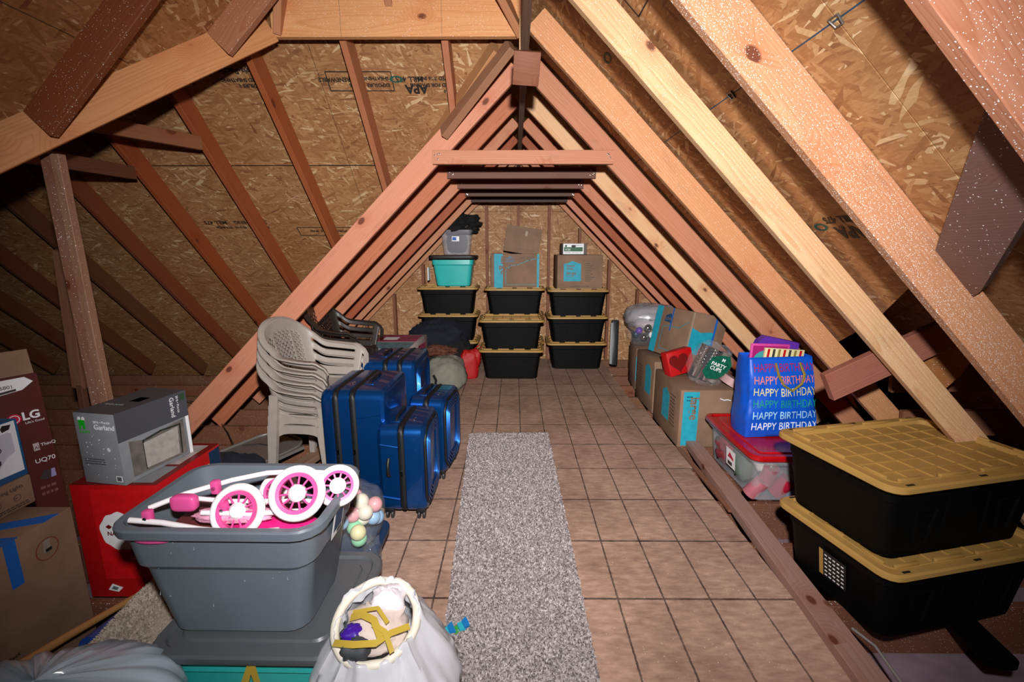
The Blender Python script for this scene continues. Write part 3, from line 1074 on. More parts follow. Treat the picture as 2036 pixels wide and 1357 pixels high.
# ------------------------------------------------------------------ back wall goods
rt = tub('storage_tub', 'turquoise tub with dark lid on top of the left rear stack', .56, .42, .36, (-.775, 5.93, 3 * P + .014), 0, TEAL, .80, open_=False, r=.05)
tub_lid(rt, .60, .45, .385, plain('dark_lid', '241d1c', .5), th=.04)
MB().box((-.30, -.18, .16), (.012, .10, .16)).build('label', WHITE, rt)
ct = tub('storage_tub', 'small see-through grey tub stuffed with black cloth at the top', .42, .34, .31, (-.73, 5.93, 3 * P + .014 + .387), 0, CLEARP, .82, open_=True, step=.8, r=.03)
MB().prism([(-.0, 0), (.09, 0), (.09, .06), (0, .06)], 0, .001).build('label', WHITE, ct, M=frame((-.045, -.166, .17), (1, 0, 0), (0, -.1, 1)))
MB().prism([(.006, .012), (.055, .012), (.055, .05), (.006, .05)], .0012, .002).build('label_print', TAPEB, ct, M=frame((-.045, -.166, .17), (1, 0, 0), (0, -.1, 1)))
c_ = noise_blob('black_cloth', (-.73, 5.93, 3 * P + .387 + .17), (.13, .10, .13), plain('dark_contents', '20202a', .9), None, 2, .1, .05, flat=3 * P + .387 + .05)
tag(c_, 'dark grey cloth seen through the see-through tub', 'cloth')
c_ = noise_blob('black_cloth', (-.715, 5.95, 3 * P + .387 + .40), (.24, .20, .11), BLKC, None, 5, .35, .14, nu=60, nv=30, fs=2.6)
tag(c_, 'shaggy black cloth heaped over the see-through tub', 'cloth')
MB().sphere((-.60, 5.76, 1.80), .03).build('foil_trim', CHROME, None)
tag(bpy.data.objects['foil_trim'], 'small silver trinket beside the black cloth heap', 'trinket')

z0 = 3 * P * .985 + .014
bx = Box('carton', 'moving carton with turquoise stripe on the middle rear bins', 'box', .60, .42, .42, (.005, 5.93, z0), 0, b=.006)
bx.rect('f', .07, .0, .25, 1, TEALP)
bx.rect('f', .955, .0, 1, 1, TEALP)
bx.txt('f', .215, .94, .115, 'large', CARD, rot=-PI / 2, bold=.003)
bx.dec('f', [(.30, .76), (.30, .89), (.35, .89), (.40, .96), (.45, .89), (.49, .89), (.49, .76)], plain('logo_navy', '2a4560', .5), 'logo_badge')
bx.txt('f', .312, .80, .045, "LOWE'S", CARD, bold=.001)
bx.line('f', [(.31, .1), (.31, .60), (.40, .60), (.40, .66), (.53, .67), (.80, .82), (.94, .86)], .008, plain('print_line_teal', '3f8a98', .6))
bx.txt('f', .62, .86, .035, 'NO. STUFF', DKP)
bx.line('f', [(.31, .1), (.94, .1)], .006, MATS['print_line_teal'])
b2 = Box('carton', 'plain open carton lying askew on the middle rear carton', 'box', .44, .30, .30, (.075, 5.98, z0 + .424), 0, rot=(0, .16, 0), b=.005, seam=False)
b2.txt('f', .35, .12, .04, 'TOOL STUFF', plain('faint_print', '6b5444', .7))
MB().prism([(.0, 0), (.03, 0), (.03, .06), (0, .06)], 0, .001).build('tape_strip', plain('clear_tape', '9a8673', .6), b2.t, M=frame((.02, -.1515, .22), (1, 0, 0), (0, 0, 1)))
MB().box((0, -.145, .312), (.44, .012, .035)).build('box_flap', CARD, b2.t)
z1 = 3 * P * .975 + .012
b3 = Box('carton', 'closed moving carton with turquoise house print on right rear bins', 'box', .56, .42, .42, (.80, 5.87, z1), .03, b=.006)
b3.dec('f', [(.14, .24), (.52, .24), (.52, .74), (.43, .78), (.33, .83), (.22, .76), (.14, .74)], TEALP)
for i, (s_, tx) in enumerate(((.040, 'Heavy'), (.040, 'Duty'), (.062, 'large'))): b3.txt('f', .20, [.66, .575, .43][i], s_, tx, CARD, bold=.001)
b3.txt('f', .20, .365, .02, 'Moving Box', CARD)
random.seed(2)
for i in range(11): b3.small_lines('f', .62, .22 + i * .05, .62 + .12 + (i * 37 % 5) * .02, .26 + i * .05, 1, DKP)
b3.small_lines('f', .28, .06, .72, .10, 1, DKP)
z2 = z1 + .424
b4 = Box('small_box', 'little white and green box on the right rear carton', 'box', .30, .28, .135, (.735, 5.84, z2), .04, plain('grey_card', '6c625c', .6), seam=False)
b4.rect('f', .02, .04, .86, .97, WHITE)
b4.rect('f', .05, .28, .82, .66, plain('green_dark', '1f5a34', .5), z=.0012)
b4.txt('f', .10, .36, .034, 'ICEE', WHITE, z=.0016)
b4.small_lines('f', .08, .10, .80, .2, 1, DKP)
b4.small_lines('f', .5, .74, .80, .86, 1, DKP)
b4.dec('f', [(.34, .74), (.38, .86), (.5, .86), (.54, .74), (.48, .60), (.40, .60)], DKP, z=.0018)
b4.dec('f', [(.08, .72), (.10, .86), (.16, .86), (.18, .72), (.13, .66)], MATS['green_dark'], z=.0018)

# leaning panel right of the stacks
lp = thing('lamp_panel', 'grey panel with white edge leaning by the right rear bins', 'panel', (1.30, 5.80, .001), 0, rot=(-.20, .04, 0))
bevel_box('panel', (0, 0, .31), (.10, .05, .60), plain('charcoal', '202225', .4), lp, .02)
bevel_box('edge_strip', (-.045, -.028, .30), (.035, .012, .54), plain('offwhite', '8f9090', .5), lp, .004)

# right rear corner: short bin stack with bags on it
yellow_bin('storage_bin', 'black bin in the far right corner, under the clear pillow bag', .60, .46, .58, (1.75, 5.55, -.01), .0)
pb = noise_blob('bedding_bag', (1.66, 5.45, .71), (.32, .27, .155), film('pillow_film', (.50, .48, .52), .62, .25), None, 11, .12, .05, flat=.575, fs=1.8)
tag(pb, 'clear plastic bag around a white pillow in the far right corner', 'bag')
pl_ = noise_blob('pillow', (1.62, 5.36, .665), (.22, .20, .085), plain('pillow_white', 'b9adb2', .8), None, 3, .08, .03)
tag(pl_, 'crumpled white pillow inside the clear bag', 'pillow')
bx = Box('carton', 'smaller carton with turquoise band, farthest of the right row', 'box', .44, .40, .46, (1.56, 5.02, -.01), -.06)
bx.rect('f', 0, .22, .62, .80, TEALP)
bx.txt('f', .12, .42, .09, 'large', CARD, bold=.002)
ob = noise_blob('ornament_bag', (1.46, 5.00, .60), (.19, .18, .15), FILM, None, 8, .12, .06, flat=.455)
tag(ob, 'clear bag of shiny ornaments on the farthest right carton', 'bag')
random.seed(21)
for i, (dx, dy, dz, m_) in enumerate(((-.09, -.07, .07, PURP), (.0, -.08, .10, CHROME), (-.04, -.09, .00, CHROME), (.05, -.08, .02, WHITEP), (-.11, -.02, .02, NAVYP), (.03, .0, .09, GREEN))):
    o = MB().sphere((1.46 + dx, 5.0 + dy, .565 + dz), .038).build('ornament', m_, None, 1)
    tag(o, ['purple', 'upper silver', 'lower silver', 'white', 'navy', 'green'][i] + ' glass ball in the clear ornament bag', 'ornament', 'ornaments in the bag')

# ------------------------------------------------------------------ right row of moving cartons
e1 = Box('carton', 'second lower carton of the right row, half behind the first', 'box', .47, .56, .50, (1.525, 4.37, -.01), .02)
e1.dec('l', [(.55, .30), (.85, .30), (.85, .80), (.70, .88), (.55, .80)], TEALP)
random.seed(5)
for i in range(8): e1.small_lines('l', .18, .28 + i * .06, .36, .33 + i * .06, 1, DKP)
e2 = Box('carton', 'front lower carton of the right row, turquoise band reading large', 'box', .48, .64, .465, (1.515, 3.66, -.01), .0)
e2.dec('l', [(.36, .26), (.62, .26), (.62, .74), (.49, .84), (.36, .76)], TEALP)
for i in range(9): e2.small_lines('l', .66, .24 + i * .065, .84, .29 + i * .065, 1, DKP)
for i in range(5): e2.txt('l', .41, .66 - i * .07, .03, ('Heavy', 'Duty', 'large', 'Moving', 'Box')[i], plain('card_print%d' % i, '2b86a0', .6))
e2.rect('f', .05, .03, .30, .97, TEALP)
e2.txt('f', .165, .88, .095, 'large', CARD, rot=-PI / 2, bold=.002)
e2.txt('f', .225, .88, .026, 'Heavy Duty', CARD, rot=-PI / 2)
for i in range(2): e2.small_lines('f', .10, .80 + i * .06, .20, .83 + i * .06, 1, CARD)
sv = MB().tube([(.06, -.325, .40), (.09, -.327, .388), (.12, -.327, .392), (.14, -.327, .385)], .004, 6).build('tape_curl', WHITE, e2.t)
# tilted carton on top
tc_ = Box('carton', 'tilted moving carton with dark logo lying on the right row', 'box', .37, .54, .455, (1.59, 4.25, .49), 0, rot=(0, .20, .30))
tc_.rect('l', .0, .0, .17, 1, TEALP)
tc_.dec('l', [(.27, .70), (.29, .82), (.42, .88), (.50, .80), (.49, .68)], plain('logo_navy_b', '20466a', .5), 'logo_badge')
tc_.txt('l', .285, .73, .04, "LOWE'S", CARD)
tc_.rect('l', .455, .52, .485, 1.0, TAPEB, 'tape_strip', z=.0014)
tc_.line('l', [(.27, .12), (.27, .58), (.38, .60), (.42, .62), (.70, .62), (.92, .78)], .007, MATS['print_line_teal'])
tc_.line('l', [(.27, .12), (.93, .12)], .007, MATS['print_line_teal'])
tc_.dec('f', [(.0, .18), (.0, .70), (.30, .62), (.55, .66), (.70, .66), (.70, .18)], TEALP)
tc_.rect('f', .66, .40, .72, 1.0, TAPEB, 'tape_strip', z=.0014)
MB().box((-.183, -.268, .23), (.012, .012, .44)).build('corner_tape', plain('tape_clear_b', 'a08c78', .15), tc_.t)

# heart box, cup bag
hb = thing('heart_box', 'flat red box printed with a dark heart', 'box', (1.42, 3.78, .472), 0, rot=(-.15, -.20, .25))
bevel_box('box', (0, 0, .10), (.24, .10, .21), RED, hb, .01)
hp = []
for k in range(28):
    a = 2 * PI * k / 28
    hp.append((.0056 * 16 * math.sin(a) ** 3, .0056 * (13 * math.cos(a) - 5 * math.cos(2 * a) - 2 * math.cos(3 * a) - math.cos(4 * a))))
MB().prism(list(reversed(hp)), 0, .001).build('heart_print', REDD, hb, M=frame((-.02, -.0515, .105), (1, 0, 0), (0, 0, 1)))
cb = thing('cup_bag', 'clear bag of silver party cups with green leaf label', 'bag of cups', (1.50, 3.50, .52), 0, rot=(.05, .38, .0))
for k, (dx, dy) in enumerate(((-.085, 0), (.0, -.02), (.085, .01))):
    m_ = MB()
    for j in range(7):
        zz = j * .026 - .02
        m_.lathe([(.034, zz), (.043, zz + .10), (.046, zz + .103), (.043, zz + .106)], 18, Matrix.Translation((dx, dy, .0)), True, True)
    m_.build('cup_stack', CHROME if k < 2 else plain('cup_grey', '9c9488', .3, metal=.5), cb, .7)
noise_blob('bag_film', (0, 0, .11), (.155, .075, .17), FILM, cb, 14, .1, .08)
MB().prism([(-.07, .02), (-.02, -.02), (.06, .0), (.11, .06), (.12, .14), (.08, .20), (.02, .19), (-.05, .15)], 0, .001).build('label', plain('leaf_green', '0f5a45', .35, noise_amt=.3, nscale=30), cb, M=frame((0, -.085, .03), (1, 0, 0), (0, 0, 1)))
text('lettering', 'PARTY', .040, WHITE, cb, frame((-.035, -.088, .125), (1, 0, 0), (0, 0, 1)), bold=.0006)
text('lettering', 'CUPS', .040, WHITE, cb, frame((-.03, -.088, .090), (1, 0, 0), (0, 0, 1)), bold=.0006)
text('lettering', 'M', .035, WHITE, cb, frame((.03, -.088, .175), (1, 0, 0), (0, 0, 1)), bold=.0006)
rr_ = thing('red_ribbon_roll', 'roll of pale card with a red core behind the cups', 'roll', (1.69, 3.42, .505), 0)
MB().lathe([(.02, -.03), (.085, -.03), (.085, .03), (.02, .03)], 24, Euler((0.1, .5, 0)).to_matrix().to_4x4(), True, True).build('roll', plain('pale_pink', 'b58f90', .5), rr_, .6)

# ------------------------------------------------------------------ red-lid tub and gift bag
rb = tub('storage_tub', 'clear tub with a red lid, ribbon rolls and paper inside', .62, .70, .30, (1.735, 2.86, -.012), .0, CLEARP, .90, step=.8, r=.04)
lidr = tub_lid(rb, .655, .735, .328, REDL, r=.06, th=.034)
bevel_box('latch', (0.02, -.366, .285), (.17, .014, .05), plain('latch_grey', '8e8e9a', .3), rb, .004)
lb_ = MB().prism([(0, 0), (.12, 0), (.12, .12), (0, .12)], 0, .001).build('label', WHITE, rb, M=frame((-.312, -.02, .12), (0, -1, 0), (-.08, 0, 1)))
MB().prism([(.02, .06), (.05, .10), (.10, .07), (.10, .055), (.06, .06)], .001, .0015).build('label_print', LGRED, lb_)
tag(MB().prism([(.02, .01), (.08, .01), (.08, .035), (.02, .035)], .001, .0015).build('label_print', DKP, lb_), kind='stuff')
for i, (x, y, z, r_, L_, m_, lab) in enumerate(((1.50, 2.60, .06, .045, .12, plain('ribbon_rose', 'd07a86', .25, metal=.3), 'rose ribbon roll lying at the front of the clear tub'),
        (1.57, 2.60, .15, .045, .12, plain('ribbon_pink', 'b8525c', .25, metal=.3), 'darker pink ribbon roll resting on the rose one'),
        (1.66, 2.60, .07, .05, .13, plain('ribbon_red', 'a01830', .3), 'red ribbon roll in the clear tub'),
        (1.76, 2.60, .07, .055, .14, plain('ribbon_blue', '3467a8', .4), 'blue ribbon roll in the clear tub'))):
    o = thing('ribbon_roll', lab, 'ribbon', (x, y, z), 0, 'ribbon rolls in the tub', rot=(.3, .5 - .4 * (i % 2), 0))
    MB().lathe([(.012, -L_ / 2), (r_, -L_ / 2), (r_, L_ / 2), (.012, L_ / 2)], 20, None, False, False).build('ribbon', m_, o, .6)
    MB().lathe([(.012, -L_ / 2), (.016, -L_ / 2 - .002), (.016, L_ / 2 + .002), (.012, L_ / 2)], 14).build('core', CARD, o, .6)
for i, (c, r, m_, lab) in enumerate((((1.52, 2.80, .11), (.065, .09, .10), plain('sack_green', '5f6f63', .8), 'grey green cloth bundle in the clear tub'),
        ((1.53, 3.03, .11), (.07, .11, .10), plain('wrap_red', '8c3038', .6, noise_amt=.5, nscale=30), 'red and white patterned wrap at the tub back'),
        ((1.56, 2.66, .20), (.05, .06, .05), plain('wool_white', 'cfcac6', .9), 'white woolly bundle in the clear tub'),
        ((1.86, 2.62, .19), (.12, .06, .06), plain('tissue', 'a7a4ac', .8), 'crumpled white tissue under the red lid'))):
    tag(noise_blob('cloth_bundle', c, r, m_, None, i + 30, .2, .08, 24, 14, flat=.01), lab, 'bundle', 'soft things in the clear tub')
# second red-lid tub, mostly hidden behind
r2 = tub('storage_tub', 'second red-lidded tub behind the gift bag against the rafters', .36, .46, .26, (2.28, 2.84, -.012), .0, CLEARP, .90, step=.8, r=.04)
tub_lid(r2, .38, .50, .285, REDL, r=.06, th=.03)

gb = thing('gift_bag', 'bright blue gift bag lettered with rows of birthday wishes', 'gift bag', (1.715, 2.88, .322), 0, rot=(.0, -.03, .0))
gb.scale = (1.10, 1, 1.05)
nx_, nz_ = 20, 26
Hb = .50


def bag_pt(u, v, side):
    """side f front, l left, r right, b back; u 0..1 across, v 0..1 up"""
    w = .19 - .012 * v
    d = .10 * (1 - .25 * v) + .02 * math.sin(PI * v)
    bul = .020 * math.sin(PI * v) ** .7
    base = -.02 * (1 - v) ** 3
    if side == 'f': p = Vector((-w + 2 * w * u, -d - bul * math.sin(PI * u), v * Hb))
    elif side == 'b': p = Vector((w - 2 * w * u, d, v * Hb))
    elif side == 'r': p = Vector((w, -d + 2 * d * u, v * Hb))
    else: p = Vector((-w - .012 * math.sin(PI * u), d - 2 * d * u, v * Hb))
    q = p * 6
    n_ = noise.noise(q) * .014 + (abs(noise.noise(q * 1.9 + Vector((5, 1, 2))))) * .014
    k_ = math.sin(PI * min(1, max(0, v)))
    p.y -= n_ * k_ * (1 if side in 'fb' else .4)
    p.x -= n_ * k_ * (1 if side in 'lr' else .2)
    p.x += .030 * (1 - v) ** 2 * (.4 + .6 * p.x / .19) + .05 * v * -.3
    return p


mb = MB()
ring_n = 4 * nx_
rings = []
for j in range(nz_ + 1):
    v = j / nz_
    rg = []
    for s_ in 'frbl':
        for i in range(nx_): rg.append(bag_pt(i / nx_, v, s_))
    rings.append(rg)
mb.loft(rings, True, False)
bagm = mb.build('bag', BLUEF, gb, 1.3)
bagm.modifiers.new('thick', 'SOLIDIFY').thickness = .0015
cols = ['a3154f', 'e07a70', 'd9cf9a', '12937f', 'a9d9f2', 'eef2fb']
for i, cc in enumerate(cols):
    z_ = .415 - i * .073
    body = 'HAPPY BIRTHDAY'
    o = text('lettering', body, .070, plain('bag_print_%d' % i, cc, .5), gb, Matrix.Identity(4), sx=.62, bold=.0)
    for vv in o.data.vertices:
        u = min(.999, max(.0, (vv.co.x / .335) * .92 + .05 + .012 * i * 0))
        z_v = (z_ + vv.co.y) / Hb
        p = bag_pt(u, z_v, 'f')
        vv.co = (p.x, p.y - .0025 - (.0006 if vv.co.z > 0 else 0), p.z)
rib_m = plain('gold_ribbon', 'c9b24a', .25, metal=.6)
MB().tube([bag_pt(.40, .93, 'f') + Vector((0, -.004, 0)), Vector((-.05, -.135, .40)), Vector((-.02, -.140, .34))], [.006, .008, .005], 6).build('handle', rib_m, gb)
MB().tube([bag_pt(.78, .93, 'f') + Vector((0, -.004, 0)), Vector((.095, -.135, .40)), Vector((.085, -.138, .35))], [.006, .008, .005], 6).build('handle', rib_m, gb)
MB().tube([Vector((-.02, -.142, .34)), Vector((.03, -.144, .305)), Vector((.085, -.140, .35))], .007, 6).build('handle', rib_m, gb)
# contents
o = thing('gift_bag', 'purple paper bag standing inside the blue gift bag', 'gift bag', (1.68, 2.93, .74), 0, rot=(0, .16, 0))
MB().prism([(-.17, -.14), (.16, -.14), (.14, .20), (-.08, .21), (-.12, .17)], -.03, .03, frame((0, 0, 0), (1, 0, 0), (0, 0, 1))).build('bag', PURP, o)
o = thing('greeting_card', 'pink card with a scalloped border in the blue gift bag', 'card', (1.645, 2.88, .735), 0, rot=(0, .03, 0))
bevel_box('card', (0, 0, .06), (.25, .008, .24), plain('card_pink', 'c93f93', .5), o, .002)
MB().prism([(-.11, -.04), (.11, -.04), (.11, .165), (-.11, .165)], 0, .0008).build('card_panel', plain('card_mag', 'a01468', .5), o, M=frame((0, -.0045, 0), (1, 0, 0), (0, 0, 1)))
MB().lathe([(.0005, 0), (.075, 0), (.075, .001), (.0005, .001)], 24, frame((-.03, -.006, .06), (1, 0, 0), (0, 0, 1))).build('card_disc', plain('card_teal', '3a9a9a', .5), o)
o = thing('striped_box', 'striped card box peeking out of the blue gift bag', 'box', (1.715, 2.845, .765), 0, rot=(.0, .06, 0))
bevel_box('box', (0, 0, .045), (.25, .02, .16), plain('stripe_cream', 'd9cfa0', .5), o, .002)
for k in range(7):
    MB().prism([(-.115 + k * .034, -.03), (-.10 + k * .034, -.03), (-.095 + k * .034, .12), (-.11 + k * .034, .12)], 0, .0008).build('stripe', [RED, DKP, plain('stripe_olive', '8a7a3a', .5)][k % 3], o, M=frame((0, -.0105, 0), (1, 0, 0), (0, 0, 1)))

# ------------------------------------------------------------------ loose boards on the right
BD = thing('loose_board', 'long grey two-by-four lying along the right deck edge', 'board', (0, 0, 0))
lumber(BD, (1.40, 3.42, -.012), (1.235, 1.05, -.012), w=.105, d=.055, col=lin((.62, .53, .48)), mat=WOOD, name='board')
BD = thing('loose_board', 'thin splintered strip between the deck and the long grey board', 'board', (0, 0, 0))
lumber(BD, (1.275, 3.30, -.012), (1.28, 2.44, -.012), w=.035, d=.02, col=lin((.50, .37, .30)), mat=WOOD, name='board')
wr = MB().tube([(1.385, 1.60, -.01), (1.40, 1.50, .004), (1.37, 1.36, .012), (1.36, 1.22, .0), (1.39, 1.05, -.01)], .006, 8).build('cable', plain('cable_grey', '8a8480', .4), None, 1)
tag(wr, 'pale grey cable running under the large lower bin', 'cable')
wr = MB().tube([(1.235, 1.735, -.01), (1.26, 1.77, .012), (1.31, 1.76, .02), (1.34, 1.71, .0), (1.33, 1.66, -.012)], .005, 8).build('cable', MATS['cable_grey'], None, 1)
tag(wr, 'short loop of grey cable beside the long grey board', 'cable')

# ------------------------------------------------------------------ suitcases
def suitcase(label, w, th, h, loc, rz=0.0, front=1, pocket=False, handle_side=True, zipat=(.0,)):
    """shell on four wheels; thickness along X, broad faces +-X, ribbed face on the front side"""
    s_ = thing('suitcase', label, 'suitcase', loc, rz, 'blue hard-shell suitcases')
    z0, H = .055, h - .055
    F = frame((0, 0, z0 + H / 2), (0, 1, 0), (0, 0, 1))  # local z -> +X
    r = .055

    def ring(x, k=0.0, rr=None):
        return rrect(w - 2 * k, H - 2 * k, (rr or r) - k * .3, x, n=6)
    x0, x1 = -th / 2, th / 2
    cuts = sorted(x0 + th * c for c in zipat)
    bounds = [x0] + cuts + [x1]
    zb = .017
    for i in range(len(bounds) - 1):
        a, b = bounds[i] + (zb if i else 0), bounds[i + 1] - (zb if i < len(bounds) - 2 else 0)
        L = []
        if i == 0: L += [ring(a, .030), ring(a + .008, .012), ring(a + .025, .002)]
        else: L += [ring(a, .004), ring(a + .004, 0)]
        if i == len(bounds) - 2: L += [ring(b - .025, .002), ring(b - .008, .012), ring(b, .030)]
        else: L += [ring(b - .004, 0), ring(b, .004)]
        MB().loft(L).build('shell', SUIT, s_, .5, M=F)
    for c in cuts:
        MB().loft([ring(c - zb - .001, .006), ring(c - zb * .5, -.002), ring(c + zb * .5, -.002), ring(c + zb + .001, .006)]).build('zipper_band', SUITD, s_, .8, M=F)
        MB().loft([ring(c - .002, -.004), ring(c + .002, -.004)]).build('zipper', RUB, s_, .8, M=F)
        o_ = MB().box((0, 0, 0), (.010, .004, .030)).build('zip_pull', CHROME, s_)
        o_.location = (c, -w / 2 - .006, z0 + H * .47)
    # ribs: nested outlines with cut corners on the front face
    for k in range(4):
        ww, hh = w * (.80 - .11 * k), H * (.84 - .07 * k)
        ch = .05 - .006 * k
        X = front * (th / 2 + .001)
        pts = [(X, -ww / 2, z0 + H / 2 - hh / 2 + ch), (X, -ww / 2, z0 + H / 2 + hh / 2 - ch), (X, -ww / 2 + ch, z0 + H / 2 + hh / 2), (X, ww / 2 - ch, z0 + H / 2 + hh / 2), (X, ww / 2, z0 + H / 2 + hh / 2 - ch), (X, ww / 2, z0 + H / 2 - hh / 2 + ch), (X, ww / 2 - ch, z0 + H / 2 - hh / 2), (X, -ww / 2 + ch, z0 + H / 2 - hh / 2)]
        MB().tube(pts, .007, 6, closed=True).build('rib', SUIT, s_, .9)
    if pocket:
        X = front * (th / 2 + .001)
        ww, hh = w * .93, H * .90
        pts = []
        for p in rrect(ww, hh, .09, 0, n=6): pts.append((X - .006, p[0], z0 + H / 2 + p[1]))
        MB().tube(pts, .010, 8, closed=True).build('pocket_zipper', SUITD, s_, .9)
    # creases on the deep side
    for zz in (.80, .20):
        MB().tube([(-front * th * .42, -w / 2 - .0005, z0 + H * zz), (-front * th * .06, -w / 2 - .0005, z0 + H * (zz - .03))], .004, 6).build('crease', SUIT, s_, .9)
    # handles
    hx = -front * th * .16
    for s0 in (0,):
        MB().tube([(hx, -.10, h - .004), (hx, -.085, h + .016), (hx, .085, h + .016), (hx, .10, h - .004)], .009, 8).build('top_handle', SUITD, s_, .8)
        bevel_box('handle_base', (hx, 0, h - .001), (.05, .24, .008), SUIT, s_, .003)
    if handle_side:
        x_ = -front * th * .26
        MB().tube([(x_, -w / 2 + .0, z0 + H * .44), (x_, -w / 2 - .022, z0 + H * .47), (x_, -w / 2 - .022, z0 + H * .70 - .06), (x_, -w / 2, z0 + H * .70 - .03)], .010, 8).build('side_handle', RUB, s_, .8)
    bevel_box('logo_plate', (-front * th * .1 + front * .08, -w * .18, h + .001), (.010, .045, .004), CHROME, s_, .001)
    # wheels
    for sx in (-1, 1):
        for sy in (-1, 1):
            wx, wy = sx * (th / 2 - .045), sy * (w / 2 - .045)
            hs = bevel_box('wheel_housing', (wx, wy, .062), (.055, .055, .03), RUB, s_, .008)
            mbw = MB()
            for dx in (-.014, .014):
                mbw.lathe([(.004, -.006), (.024, -.006), (.026, 0), (.024, .006), (.004, .006)], 20, frame((wx + dx, wy, .027), (0, 1, 0), (0, 0, 1)), True, True)
            mbw.build('wheel', plain('wheel_grey', '2b2b2e', .5) if 'wheel_grey' not in MATS else MATS['wheel_grey'], s_, .6)
    return s_


suitcase('large blue suitcase, nearest the grey tub, ribbed side to the left', .50, .37, .735, (-.905, 2.67, .002), -.02, front=-1, zipat=(.24, .50), handle_side=False)
suitcase('large blue suitcase behind, beside the plastic chairs', .50, .40, .73, (-.90, 3.38, .002), -.03, front=1, zipat=(.46, .72), handle_side=False)
suitcase('small blue suitcase in front, side handle facing the camera', .38, .27, .57, (-.615, 2.50, .002), -.02, front=1, pocket=True, zipat=(.50,))
suitcase('small blue suitcase behind the other small one, nearest the carpet', .38, .25, .57, (-.545, 2.96, .002), -.13, front=1, pocket=True, zipat=(.50,), handle_side=False)


